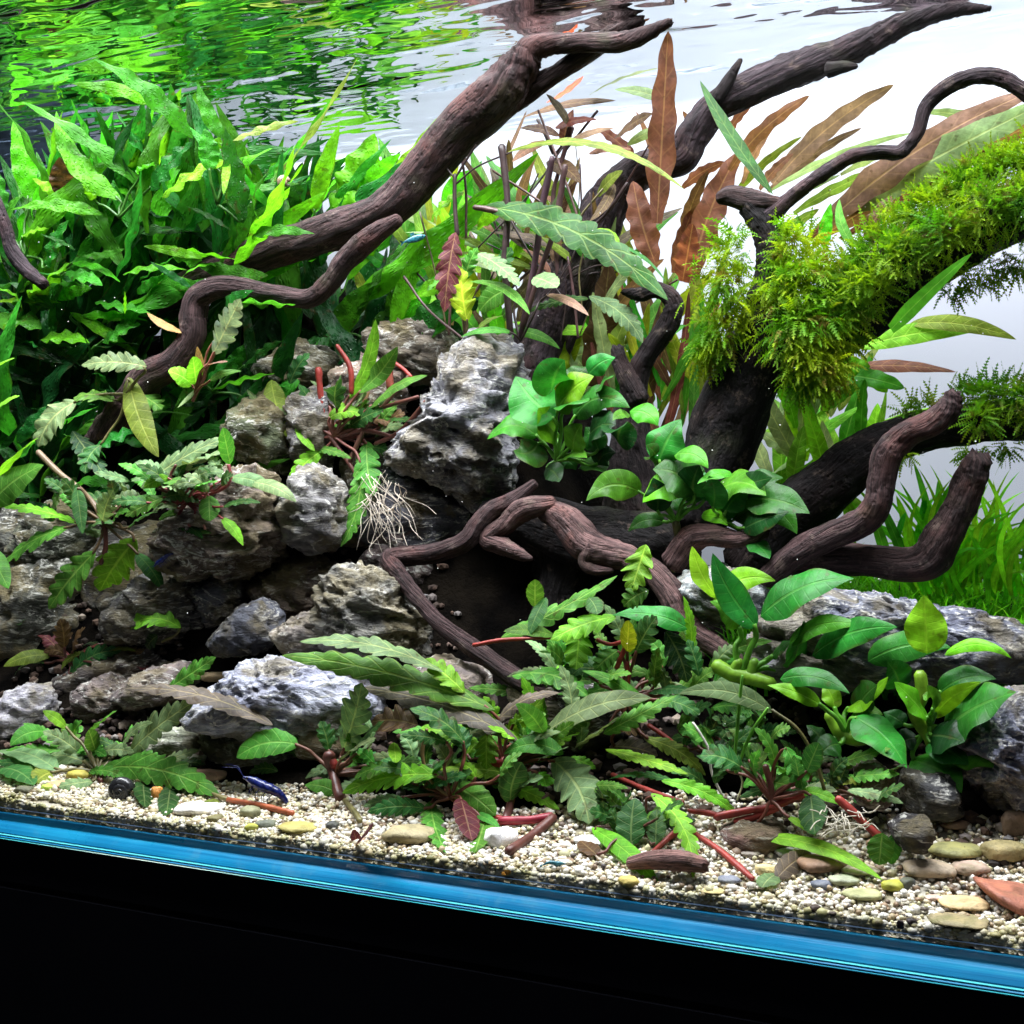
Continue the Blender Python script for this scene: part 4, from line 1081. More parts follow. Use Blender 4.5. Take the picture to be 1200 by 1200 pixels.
plant("lobed_plant", "plant at left with two large bright lobed leaves pointing down", "water plant", (122, 612), .125, [
 (92,614,-2,592,17,'b',5),(80,618,-5,668,22,'m',8),(160,632,117,693,33,'b',3),(112,646,57,714,27,'m',3),(120,612,133,574,17,'g',2),(160,648,191,692,17,'d',3,'s'),(90,570,97,626,15,'d',0,'s'),(150,620,185,600,14,'d',5)],
 'p', ((.16,.10,.05), 1.8), stems=[([(45,530),(70,555),(95,575),(118,600)],3.5,(.20,.14,.09)),([(122,612),(124,640),(118,660)],3,RBR)], group=GH, fill=16, fill_len=(30, 65), fill_t='dmgk', spread=75, fill_ang=(-110, 110), fill_dy=.004)
plant("lobed_plant", "single arched olive leaf growing from the dark gap at left", "water plant", (190, 750), .130, [
 (212,736,147,737,20,'b',12),(185,745,172,760,14,'k',2)], 'p', None, stems=[([(212,736),(205,745),(190,752)],1.6,OLV)])
plant("lobed_plant", "dull reddish plant in the shade above the whitish left stone", "water plant", (80, 775), .135, [
 (60,768,4,781,16,'o',5,'s'),(82,792,144,763,17,'d',10),(75,760,70,725,18,'w',2),(85,765,100,735,16,'w',4),(70,770,50,745,16,'u',4),(90,775,115,755,14,'u',4)],
 'p', (RBR, 1.6), stems=[([(75,765),(90,780),(112,790),(132,800)],4,(.26,.06,.06))], group=GH, fill=14, fill_len=(25, 50), fill_w=(9, 16), fill_t='wudok', spread=60, fill_ang=(-110, 110))
plant("lobed_plant", "bushy plant with thick red stems between the mossy stone and the tall stone", "water plant", (392, 512), .185, [
 (345,527,289,543,20,'b',5),(380,527,339,563,19,'b',3),(383,472,345,482,16,'m',5),(385,490,426,486,17,'b',6),(407,467,440,374,17,'b',-8,'s'),(420,460,466,406,19,'m',-4,'s'),(433,478,501,440,17,'m',7,'s'),
 (430,517,438,581,23,'m',-3),(422,537,399,641,23,'m',-9),(318,445,338,513,22,'o',-3,'s'),(347,500,369,529,10,'b',0,'s'),(340,450,363,414,16,'d'),(395,480,400,440,18,'d'),(410,500,450,480,16,'d'),(375,500,350,450,16,'d',3)],
 'p', ((.25,.09,.07), 1.8), stems=[([(373,433),(376,465),(380,502)],4,RED),([(456,434),(457,456)],5,(.34,.09,.06)),([(460,424),(472,432),(482,442)],3,RED),([(395,405),(410,430),(412,460)],3,RED),([(400,512),(430,505),(470,515)],3,RBR),([(395,495),(440,480),(490,465)],2.5,RBR),([(410,540),(430,500),(480,440)],3,(.15,.07,.05)),([(385,510),(400,530),(420,560)],3,RBR),([(440,520),(470,505),(500,470)],3,RBR)], group=GH, fill=34, fill_len=(30, 70), fill_w=(10, 18), fill_t='dmgw', spread=70, fill_ang=(-110, 110))
plant("lobed_plant", "little plant with one silvery comb like leaf and an orange red shoot", "water plant", (228, 463), .150, [
 (250,415,282,350,22,'s',0),(236,438,231,406,9,'t',0,'s'),(244,428,267,424,8,'n',2,'s'),(226,452,197,435,18,'b',3,'o'),(230,450,226,418,17,'b',0,'o'),(245,447,283,435,7,'m',4,'s'),(232,455,208,478,4,'i',0,'s'),(250,400,275,395,14,'m',2)],
 'p', ((.22,.08,.05), 1.5), stems=[([(252,412),(243,430),(235,450),(226,470)],2.2,(.18,.07,.05))])
plant("lobed_plant", "plant with a bent olive lobed leaf and a long hanging yellow brown leaf at left", "water plant", (148, 462), .150, [
 (172,430,95,428,20,'g',5),(215,390,172,366,9,'t',-3,'s'),(90,470,45,524,30,'g',9),(135,470,86,466,24,'m',6),(151,442,186,536,23,'o',-5,'s'),(120,520,100,555,18,'d'),(110,530,164,505,26,'c',6,'f'),(85,505,125,560,20,'k',0),(150,460,190,480,24,'m',4)],
 'p', (OLV, 1.8), group=GH)
plant("lobed_plant", "pair of broad bright green leaves entering from the left edge", "water plant", (-12, 575), .100, [
 (-4,560,45,513,21,'l',4,'s'),(-12,592,51,545,32,'m',6,'s'),(-8,482,23,464,17,'b',3,'s'),(-6,430,17,420,11,'b',2,'s'),(-20,640,10,690,20,'m',2)], 's', None)

# fine pale roots below the bushy plant
rt = thing("root_tuft", P(455, 590, .19), "tangle of fine whitish roots hanging left of the tall stone", "roots")
gs = []
for i in range(46):
    x0, y0 = random.uniform(425, 470), random.uniform(550, 600)
    dx, dyy = random.uniform(-35, 45), random.uniform(20, 70)
    rows = []
    for k_ in range(4):
        t = k_ / 3
        p = P(x0 + dx * t + random.uniform(-7, 7), y0 + dyy * t * random.uniform(.8, 1.1), .178 - .01 * random.random()); rows.append((*p, random.uniform(.4, .75) * scale_at(p) * (1 - .5 * t)))
    sp = spline(rows, 5); gs.append(tube_geo([Vector(q) for q in sp[:, :3]], sp[:, 3], 4, offset=rt.location))
v, f, u = join_geo(gs); o = mesh_obj("fine_roots", v, f, M['root'], rt, u); o.color = (.75, .66, .56, 1); o["kind"] = "stuff"
rt = thing("root_tuft", P(1000, 955, .05), "wispy pale roots on the gravel right of the red runners", "roots")
gs = []
for i in range(40):
    x0, y0 = random.choice([(985, 955), (820, 1000), (1000, 962)]); x0 += random.uniform(-22, 22); y0 += random.uniform(-10, 10)
    dx, dyy = random.uniform(-38, 38), random.uniform(-6, 18); rows = []
    for k_ in range(4):
        t = k_ / 3; p = P(x0 + dx * t, y0 + dyy * t + random.uniform(-4, 4), .040 - .008 * t); p.z = max(p.z, ground_z(p.x, p.y) + .001); rows.append((*p, .7 * scale_at(p)))
    sp = spline(rows, 5); gs.append(tube_geo([Vector(q) for q in sp[:, :3]], sp[:, 3], 4, offset=rt.location))
v, f, u = join_geo(gs); o = mesh_obj("fine_roots", v, f, M['root'], rt, u); o.color = (.6, .55, .45, 1); o["kind"] = "stuff"
ar = thing("root_strand", P(830, 890, .07), "single thick white root hanging below the front broad leaf plant", "roots")
stem(ar, [(812,847),(822,862),(831,880),(834,905),(846,932)], .07, 1.6, (.72,.66,.62), "strand", 6)
stem(ar, [(865,902),(870,918),(864,938)], .06, 1.2, (.6,.62,.4), "strand", 6)

# ------------------------------------------------------------------ ferns at left (kind f)
FERN = [
 ((30,300), "fern at the far left edge with a bumpy upright leaf and a dark tipped one", [(33,234,15,142,30,'b',3),(75,232,70,184,32,'w',0),(76,236,38,209,15,'l',2),(120,252,12,246,17,'b',9),(25,278,57,268,11,'l',3),(55,315,80,258,21,'c',4),(5,250,-8,190,20,'m',0)]),
 ((140,255), "fern whose brown spotted leaf curls left below the water surface", [(142,234,66,130,25,'b',-16),(210,126,84,98,20,'b',5),(226,162,111,70,26,'m',10),(175,222,226,166,28,'d',3),(110,235,95,215,12,'b',2),(165,205,180,190,18,'m')]),
 ((255,240), "fern with a pale fish shaped leaf and a dark blade behind it", [(285,262,264,150,32,'d',0),(262,162,232,98,20,'m',-4),(190,231,272,188,24,'l',7),(267,185,262,228,9,'l',0),(270,166,350,142,14,'o',4),(245,200,240,150,26,'m',2),(250,180,258,160,14,'b',0)]),
 ((298,250), "fern sending thin spotted leaves up to the surface near the thick branch", [(298,240,420,66,14,'o',-6),(322,214,391,112,11,'b',0),(300,230,345,170,16,'m'),(310,260,290,215,20,'m'),(330,260,360,230,18,'b')]),
 ((385,290), "fern with a broad pale bubbled leaf above the thick branch", [(367,250,398,146,24,'b',2),(385,256,439,156,50,'b',-5),(430,235,512,138,18,'l',-5),(420,230,470,180,18,'b'),(345,250,355,190,20,'d')]),
 ((400,390), "fern with a long straight leaf crossing under the thick branch", [(425,420,485,300,34,'m',-8),(440,400,520,320,32,'b',0),(390,400,440,330,30,'m'),(460,390,500,280,26,'b',4),(410,380,470,290,24,'m'),(480,350,560,290,22,'l',-4),(450,420,560,350,26,'c'),(395,366,632,178,34,'b',-8),(470,400,540,350,30,'d'),(520,240,560,200,24,'b'),(505,260,545,225,18,'l'),(560,270,600,240,16,'l')]),
 ((190,320), "fern in the middle left with drooping bumpy leaves", [(197,286,256,245,24,'c',5),(180,282,238,322,27,'b',9),(150,270,205,250,18,'m'),(176,360,226,338,30,'b',8),(160,280,150,240,18,'m'),(200,330,180,290,22,'d')]),
 ((60,360), "fern at left with ruffled bright leaves below the slanting twig", [(38,352,84,307,30,'b',4),(82,308,141,331,10,'b',6),(66,350,108,338,18,'b',4),(-4,353,72,355,9,'l',2),(75,320,120,335,18,'m',4),(20,360,45,320,24,'m')]),
 ((100,420), "fern at left with crumpled bright leaves reaching the slim branch", [(82,366,161,416,13,'b',3),(47,398,105,402,20,'b',5),(93,370,173,376,14,'b',4),(-6,372,48,386,32,'m',6),(120,400,165,380,22,'m'),(60,430,100,415,18,'m')]),
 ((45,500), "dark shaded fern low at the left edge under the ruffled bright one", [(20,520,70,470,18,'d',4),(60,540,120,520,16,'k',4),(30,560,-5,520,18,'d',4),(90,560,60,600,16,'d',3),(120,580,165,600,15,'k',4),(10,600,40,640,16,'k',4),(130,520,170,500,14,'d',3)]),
 ((250,460), "fern behind the slim branch with a bumpy leaf lying towards the mossy stone", [(247,458,322,438,17,'b',4),(262,440,300,400,20,'m'),(285,430,330,400,18,'d'),(240,450,275,420,20,'c'),(300,470,340,450,16,'m')]),
]
FG = "ferns massed at the left of the tank"
fern_roots = []
for (cx, cy), lab, rows in FERN:
    yf = (.235 if cx > 270 else .205 if cx > 180 else .185) if cy > 310 else (.24 if cx > 270 else .17)
    r_ = plant("fern", lab, "fern", (cx, cy), yf, rows, 'f', ((.05,.16,.02), 1.6), group=FG)
    fern_roots.append((r_, cx, cy, yf))
# shared blades fill each fern behind its traced leaves
protos = []
for i in range(8):
    tipdrop = random.uniform(-.18, .22)
    cv = lambda t, d=tipdrop: Vector((t, 0.0, d * 4 * t * (1 - t)))
    V, F, U = leaf_geo('f', cv, Vector((0, 0, 1)), random.uniform(.085, .14), fold=random.uniform(.05, .35), wave=.34, twist=random.uniform(-.7, .7), seed=random.uniform(0, 40))
    me = bpy.data.meshes.new("fern_blade"); me.from_pydata([tuple(v) for v in V], [], F)
    lay = me.uv_layers.new(name="UVMap"); li = np.empty(len(me.loops), dtype=np.int32); me.loops.foreach_get("vertex_index", li)
    lay.data.foreach_set("uv", np.asarray(U, dtype=np.float32)[li].ravel()); me.materials.append(M['f'])
    me.polygons.foreach_set("use_smooth", [True] * len(me.polygons)); protos.append(me)
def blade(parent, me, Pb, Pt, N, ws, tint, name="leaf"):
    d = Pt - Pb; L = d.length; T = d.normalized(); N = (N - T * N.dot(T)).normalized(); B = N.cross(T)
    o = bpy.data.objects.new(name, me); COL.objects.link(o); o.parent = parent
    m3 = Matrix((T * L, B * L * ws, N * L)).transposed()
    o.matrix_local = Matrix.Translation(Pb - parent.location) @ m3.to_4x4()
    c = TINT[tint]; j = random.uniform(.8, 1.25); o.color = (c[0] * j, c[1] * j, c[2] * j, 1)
    return o
for r_, cx, cy, yf in fern_roots:
    for i in range(40 if cx < 330 else 20):
        yy = yf + random.uniform(.012, .11)
        bx, by = cx + random.uniform(-70, 70), cy + random.uniform(-10, 110)
        a = math.radians(random.gauss(10, 30)); L = random.uniform(110, 215)
        tx, ty = bx + math.sin(a) * L, by - math.cos(a) * L
        if ty < 95 + (0 if tx < 260 else 60): ty = 95 + random.uniform(0, 70) + (0 if tx < 260 else 60)
        Pb = PW(bx, by, yy); Pt = PW(tx, ty, yy + random.uniform(-.04, .015))
        blade(r_, random.choice(protos), Pb, Pt, view_hint(Pb, .6, .5), random.uniform(.8, 1.25), random.choice('mmbddk' if by < 380 else 'dkkdm'))  # darker tints lower down: older leaves, with shade put into the colour
    for i in range(9):
        yy = yf + random.uniform(-.01, .03)
        bx, by = cx + random.uniform(-60, 60), cy + random.uniform(10, 120)
        a = math.radians(random.uniform(-100, 100)); L = random.uniform(50, 95)
        Pb = PW(bx, by, yy); Pt = PW(bx + math.sin(a) * L, by - math.cos(a) * L * .5 + 10, yy - random.uniform(.0, .03))
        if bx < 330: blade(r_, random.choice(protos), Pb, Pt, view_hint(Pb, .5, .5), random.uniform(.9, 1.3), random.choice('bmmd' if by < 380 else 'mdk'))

# ------------------------------------------------------------------ stem plants and ribbons behind
GS = "stem plants in the back"
plant("stem_plant", "tall dark stemmed plant with a large grey green lobed leaf arching over the black wood", "water plant", (610, 400), .20, [
 (567,242,783,352,29,'d',22,'p',-.04),(595,178,802,222,9,'o',30,'p',-.03),(550,330,621,369,13,'m',12,'s'),(600,338,562,365,24,'m',5,'o'),(538,303,581,318,9,'g',3,'s'),(560,297,609,336,17,'g',4),(625,325,653,337,20,'g',2,'o'),
 (690,347,753,402,18,'g',10),(690,350,618,366,10,'d',5),(595,388,656,409,11,'m',7,'s'),(700,268,726,287,13,'b',3,'s'),(697,284,781,331,9,'d',14,'s'),(600,390,540,395,9,'m',6,'s'),(585,330,600,290,18,'d'),(640,345,690,370,9,'n',5,'s')],
 'p', (DBR, 1.4), stems=[([(588,172),(593,215),(595,250),(592,310),(598,390)],4.5,DBR),([(662,195),(655,240),(648,275),(632,320),(612,385)],3.4,(.07,.035,.035)),([(647,185),(640,220),(634,250),(628,300),(610,395)],4,(.06,.03,.04)),([(592,250),(575,246),(556,243)],3.5,(.09,.05,.04)),([(648,245),(620,245),(600,246)],2.5,(.09,.05,.04))], group=GS)
tw = thing("stem_plant", P(640, 400, .22), "bare dark twiggy stems with fine side shoots in front of the black wood", "water plant", GS)
for _ in range(30):
    x0 = random.uniform(520, 700); y0 = random.uniform(260, 400); a = random.gauss(0, .55); l = random.uniform(60, 170)
    x1, y1 = x0 + math.sin(a) * l, max(105, y0 - math.cos(a) * l)
    stem(tw, [(x0, y0), ((x0 + x1) / 2 + random.uniform(-10, 10), (y0 + y1) / 2), (x1, y1)], random.uniform(.205, .26), random.uniform(.8, 2.0), random.choice([DBR, (.10,.05,.05), (.13,.07,.06), (.12,.10,.04)]), "shoot", 5)
plant("stem_plant", "plant with drooping burgundy leaf and yellow green lobed leaf beside the thick branch", "water plant", (545, 395), .20, [
 (534,272,521,366,25,'u',2),(548,377,540,313,28,'y',-2),(560,385,590,370,10,'o',3,'s'),(530,330,500,340,14,'m',4),(545,330,560,290,16,'m')], 'p', ((.12,.09,.04), 1.4),
 stems=[([(533,205),(533,240),(536,275)],3,DBR),([(533,210),(545,190),(558,170)],1.4,DBR),([(532,208),(522,195),(518,185)],1.4,DBR),([(535,215),(560,195),(600,178)],1.2,DBR)], group=GS)
plant("stem_plant", "bushy plant with brown and red thin leaves under the water surface in the middle", "water plant", (660, 330), .235, [
 (640,120,684,89,15,'e',-2),(613,137,722,118,12,'w',6),(720,162,765,133,19,'w',3),(690,112,772,80,16,'i',4),(650,150,700,140,12,'r',4),(668,165,720,150,8,'n',3),(640,165,600,190,10,'n',3),(660,170,672,128,13,'r',2),(700,230,730,200,14,'o',3),(720,215,690,260,10,'w',-4),(655,160,610,150,12,'w',4),(670,150,640,110,11,'v',3),(735,170,790,150,11,'i',5),(690,180,740,175,10,'n',4),(640,190,680,215,16,'w',6),(780,120,720,105,12,'g',5)],
 's', (DBR, 1.1), stems=[([(670,150),(655,200),(648,240),(655,330)],3,(.10,.05,.05)),([(630,140),(640,160),(648,180)],2,DBR),([(668,145),(662,165),(650,182)],2,DBR),([(700,130),(680,155),(660,180)],1.6,DBR),([(735,215),(715,245),(690,270)],2,DBR)], group=GS, fill=46, fill_len=(50, 130), fill_w=(6, 13), fill_t='nwogivmo', fill_ang=(-75, 70), fill_dy=.02, spread=75)
RIB = [
 ("crypt", "tall amber to red brown wavy leaf standing up to the surface", (768,300), .215, [(770,262,783,36,31,'r',0)]),
 ("crypt", "short red brown leaf with a ragged cut top beside the tall amber leaf", (766,330), .225, [(768,308,742,212,30,'r',-3)]),
 ("crypt", "dark brown ribbon leaf rising between the stone and the hooked wood", (695,470), .255, [(690,452,714,306,34,'w',-3),(660,470,650,380,26,'y',0),(705,460,735,370,22,'o',3)]),
 ("crypt", "rust red wavy leaves bending right behind the black trunk", (806,345), .235, [(808,332,866,178,34,'r',7),(855,200,949,112,17,'r',8),(800,330,812,262,24,'r',0)]),
 ("crypt", "thick dark green stalk leaning across behind the knobbed trunk", (900,225), .225, [(906,228,820,94,15,'d',-4,'s')]),
 ("ribbon_plant", "olive pink pointed blade rising right of the trunk knob", (908,216), .27, [(906,216,1048,99,22,'n',10),(905,222,1068,156,9,'i',8),(890,222,930,180,9,'n',3)]),
 ("ribbon_plant", "very wide pale olive and orange blades sweeping to the right edge", (955,280), .265, [(955,282,1225,140,24,'t',6),(960,270,1215,105,34,'n',16),(975,255,1230,118,40,'i',4),(985,280,1215,148,14,'r',2),(1050,230,1130,205,8,'i',3)]),
 ("ribbon_plant", "two small bright green curled leaves behind the moss gap", (968,300), .225, [(966,292,974,238,18,'b',2,'f'),(1004,290,984,233,11,'m',-8,'s')]),
 ("ribbon_plant", "short brown leaf poking up behind the mossy branch", (1016,282), .225, [(1014,280,1046,230,19,'w',3)]),
 ("ribbon_plant", "long leaves pointing right below the mossy branch", (990,425), .25, [(1005,408,1152,386,23,'b',7,'s'),(1065,380,1191,398,18,'o',9,'s'),(998,431,1121,436,14,'r',5,'s'),(960,440,1060,455,20,'m',6),(985,420,1040,460,22,'b',3)]),
 ("ribbon_plant", "smooth green blade lying across the front of the mossy branch", (1040,390), .148, [(1044,386,1140,296,17,'m',2,'g')]),
]
for nm, lab, crown, y, rows in RIB:
    plant(nm, lab, "water plant", crown, y, rows, 'r', None)
for lab_, spots_ in (("loose fan of thin pinkish olive blades leaning right behind the thin wavy branch", ((900,225,1010,150,12,'n',6),(880,260,985,205,10,'i',5),(930,250,1060,190,12,'o',6),(940,285,1040,235,14,'r',5),(870,215,905,150,9,'n',4),(850,160,885,118,8,'r',3),(890,300,960,245,13,'o',4),(985,205,1080,165,9,'i',4),(1000,260,1120,215,13,'n',6),(860,230,940,160,10,'o',6),(820,180,800,130,10,'r',3),(1090,160,1180,138,12,'n',4),(1080,130,1205,152,10,'i',4))),
                     ("few reddish brown leaves around the tall amber leaf", ((760,300,735,170,14,'r',4),(800,280,830,200,14,'w',4),(790,320,815,240,16,'r',3),(740,330,720,250,14,'o',4),(780,240,745,130,10,'n',5),(745,190,700,150,13,'r',4),(800,220,850,190,12,'r',4)))):
    root = thing("ribbon_plant", P(spots_[0][0], spots_[0][1], .285), lab_, "water plant", "narrow leaved plants in the back")
    for r_ in spots_: leaf(root, r_ + ('r',), .285, 'r')
# thicket of narrow blades between hooked wood and trunk, and under the moss
def thicket(label, xs, ys, L, tints, n, y, w=(8, 18), ang=20):
    root = thing("ribbon_plant", P(sum(xs) / 2, ys[1], y), label, "water plant", "narrow leaved plants in the back")
    for _ in range(n):
        bx = random.uniform(*xs); by = random.uniform(*ys); a = math.radians(random.gauss(0, ang)); l = random.uniform(*L)
        leaf(root, (bx, by, bx + math.sin(a) * l, by - math.cos(a) * l, random.uniform(*w), random.choice(tints), random.uniform(-6, 8), random.choice('rs')), y + random.uniform(-.02, .05), 'r')
    return root
thicket("tangle of narrow olive and pinkish leaves under the thick branch in the middle", (500, 720), (230, 400), (60, 130), 'oivngmwb', 46, .265, (6, 14), 50)
thicket("thicket of thin brown and green upright blades left of the black trunk", (742, 850), (440, 540), (80, 190), 'wrooymn', 42, .262)
thicket("loose light green leaves between the black trunk and the horizontal branch", (890, 1010), (480, 590), (60, 140), 'bboiml', 40, .255, (10, 22), 40)
thicket("pale green and olive leaves behind the round leaved plant by the tall stone", (600, 745), (400, 480), (60, 130), 'oybwim', 34, .27, (10, 24), 32)
thicket("yellow green narrow leaves rising behind the thick left branch", (470, 600), (300, 420), (70, 150), 'lbbym', 30, .27, (10, 24), 35)

# ------------------------------------------------------------------ grass at right
def grass(name, label, rows, y, tints='blm', w=11, group="grass clumps at the right"):
    root = thing(name, P(rows[0][0], rows[0][1], y), label, "water grass", group)
    for (bx, by, tx, ty, arch) in rows:
        leaf(root, (bx, by, tx, ty, w * random.uniform(.8, 1.2), random.choice(tints), arch, 'g'), y + random.uniform(-.01, .03), 'g')
grass("grass_plant", "bright broad grass blades between the two upturned wood tips", [(1060,660,1018,570,4),(1070,660,1050,580,3),(1080,660,1085,575,2),(1090,640,1120,560,4),(1075,665,1010,610,10),(1050,640,1062,600,2),(1040,670,1020,600,3),(1100,620,1100,560,0),(1095,640,1070,540,3),(1060,670,1030,640,5),(1050,690,1045,640,0),(1075,690,1077,640,0)], .225)
grass("grass_plant", "light green grass blades left of the crooked wood", [(1000,600,946,548,5),(1010,600,958,570,4),(1000,640,980,560,3),(990,660,1005,590,2),(1015,595,945,552,2),(985,590,925,560,8)], .215, 'bl', 9)
rows = []
for _ in range(120):
    bx = random.uniform(1075, 1215); by = random.uniform(665, 705); a = random.gauss(.15, .55); l = random.uniform(60, 150)
    rows.append((bx, by, bx + math.sin(a) * l, by - math.cos(a) * l * .9, random.uniform(3, 28)))
grass("grass_plant", "dense clump of fine arching grass at the right edge behind the slab", rows, .235, 'bblll', 6.2)
def blades(name, label, n, xs, ys, hh, w, cols):
    V, F = [], []
    for _ in range(n):
        x = random.uniform(*xs); y = random.uniform(*ys); z = ground_z(x, y); h = random.uniform(*hh); a = random.uniform(0, 6.28); ln = random.uniform(.2, .9) * h
        d = Vector((math.cos(a), math.sin(a), 0)); sd = Vector((-d.y, d.x, 0)) * w
        b = len(V)
        for t in (0, .4, .75, 1.0):
            c = Vector((x, y, z)) + UP * h * (t - .35 * t * t) + d * ln * t * t
            V += [c - sd * (1 - t * .85), c + sd * (1 - t * .85)]
        for i in range(3): F.append((b + 2 * i, b + 2 * i + 1, b + 2 * i + 3, b + 2 * i + 2))
    o = mesh_obj(name, V, F, M['g']); o.color = (*TINT['b'], 1); o["kind"] = "stuff"
    tag(o, label, "grass")
blades("short_grass", "low carpet of short green grass behind the slab at right", 2600, (-0.17, 0.08), (.165, .33), (.018, .05), .0011, 'bm')

# ------------------------------------------------------------------ moss
def moss(label, spots, n, L, seed, droop=0.5, bare=None):
    """spots rows: px, py, radius px, y, up-bias"""
    V, F = [], []
    root = None
    wts = np.array([s_[4] for s_ in spots], float); wts /= wts.sum()
    for k_ in range(n):
        s_ = spots[rng.choice(len(spots), p=wts)]
        c = P(s_[0], s_[1], s_[3]); sc = scale_at(c); R = s_[2] * sc
        d = Vector((random.gauss(0, 1), random.gauss(-.3, 1), random.gauss(s_[5], 1))).normalized()
        if d.dot(FWD) > .45: d = d - FWD * 2 * d.dot(FWD)
        p = c + d * R * random.uniform(.75, 1.0)
        p += (RIGHT * random.gauss(0, s_[2] * .35) + UP * random.gauss(0, s_[2] * .2)) * sc
        if bare and (p - bare[0]).dot(RIGHT) ** 2 < bare[1] ** 2 and p.z > bare[2]: continue
        g_ = (d * .9 + Vector((random.gauss(0, .5), random.gauss(0, .4), random.gauss(0, .4)))).normalized()
        l = random.uniform(*L) * sc; nseg = 7
        sid = g_.cross(Vector((random.gauss(0, 1), random.gauss(0, 1), random.gauss(0, 1)))).normalized()
        b0 = len(V)
        q = p.copy(); T = g_.copy(); wst = .55 * sc
        for i in range(nseg):
            t = i / (nseg - 1)
            T = (T + Vector((0, 0, -droop * .16))).normalized()
            q2 = q + T * l / nseg
            lw = l * .17 * (1 - .75 * t) + .6 * sc
            b = len(V)
            V += [q - sid * wst, q + sid * wst, q2 + sid * wst * .8, q2 - sid * wst * .8]
            F.append((b, b + 1, b + 2, b + 3))
            for s2 in (-1, 1):
                b = len(V)
                up_ = T.cross(sid) * lw * .3 * random.uniform(-1, 1)
                V += [q + sid * s2 * wst * .5, q + T * l * .10 + sid * s2 * wst * .5, q + sid * s2 * lw + T * lw * .75 + up_]
                F.append((b, b + 1, b + 2))
            q = q2
    o = mesh_obj("moss", V, F, M['moss'], smooth=False); o["kind"] = "stuff"
    tag(o, label, "moss", None)
    o.color = (1.25, 1.05, .8, 1) if seed == 1 else (.85, .85, .85, 1)
    return o
moss("yellow green moss wrapped round the black upright trunk", [
 (868,300,26,.185,1,.2),(858,340,30,.18,1.4,.0),(930,300,26,.185,1,.3),(940,340,34,.18,2,.0),(945,385,38,.175,2.4,-.3),(955,430,28,.175,1.6,-.6),(850,385,24,.18,1.0,-.4),(835,410,14,.18,.5,-.6),(905,275,16,.185,.5,.4),(965,350,30,.19,1.2,.2),(975,395,30,.19,1,-.2),(915,330,16,.175,.35,0)], 2900, (11, 36), 1, .8, (P(889, 300, .18), 17 * scale_at(P(889, 300, .18)), P(889, 335, .18).z))
moss("dark green feathery moss on the thick branch at upper right", [
 (1000,325,22,.19,1.2,.6),(1030,300,24,.19,1.6,.8),(1062,277,26,.19,1.6,.8),(1100,252,26,.185,1.8,.9),(1140,228,28,.185,1.8,.9),(1180,210,28,.185,1.8,.9),(1210,200,30,.18,1.4,.8),(1060,300,24,.172,1.3,.3),(1110,275,24,.168,1.4,.3),(1160,250,26,.166,1.4,.3),(1205,238,26,.166,1.2,.3),(1020,335,22,.175,1.0,.1),(1115,330,14,.19,.35,-.9),(1150,318,16,.19,.5,-.9),(1190,300,20,.19,.6,-.8),(1000,360,20,.18,.5,-.1)], 4200, (9, 30), 2, .25)
moss("tuft of green moss along the black horizontal branch at right", [
 (1085,480,10,.19,.5,.7),(1130,470,16,.19,1.2,.6),(1160,468,18,.185,1.4,.6),(1190,470,20,.185,1.4,.6),(1210,480,20,.185,1.2,.3),(1150,490,14,.175,.8,.0),(1065,485,8,.19,.4,.8),(1060,530,10,.19,.25,-.8),(1140,525,10,.19,.25,-.9),(1180,520,10,.19,.25,-.9)], 900, (10, 28), 3, .3)

k = NT('drifting_speck'); M['speck'] = k.done(k.bsdf((.7, .7, .66), .6, .2))
pts = []
for _ in range(150):
    p = P(random.uniform(0, 1200), random.uniform(180, 900), random.uniform(.03, .17))
    if p.z > ground_z(p.x, p.y) + .004 and p.z < WATER_Z - .01: pts.append(tuple(p))
sp_ = grains("drifting_specks", np.array(pts), rng.uniform(.00018, .00040, len(pts))); sp_.data.materials[0] = M['speck']
tag(sp_, "tiny pale specks drifting in the water", "specks")
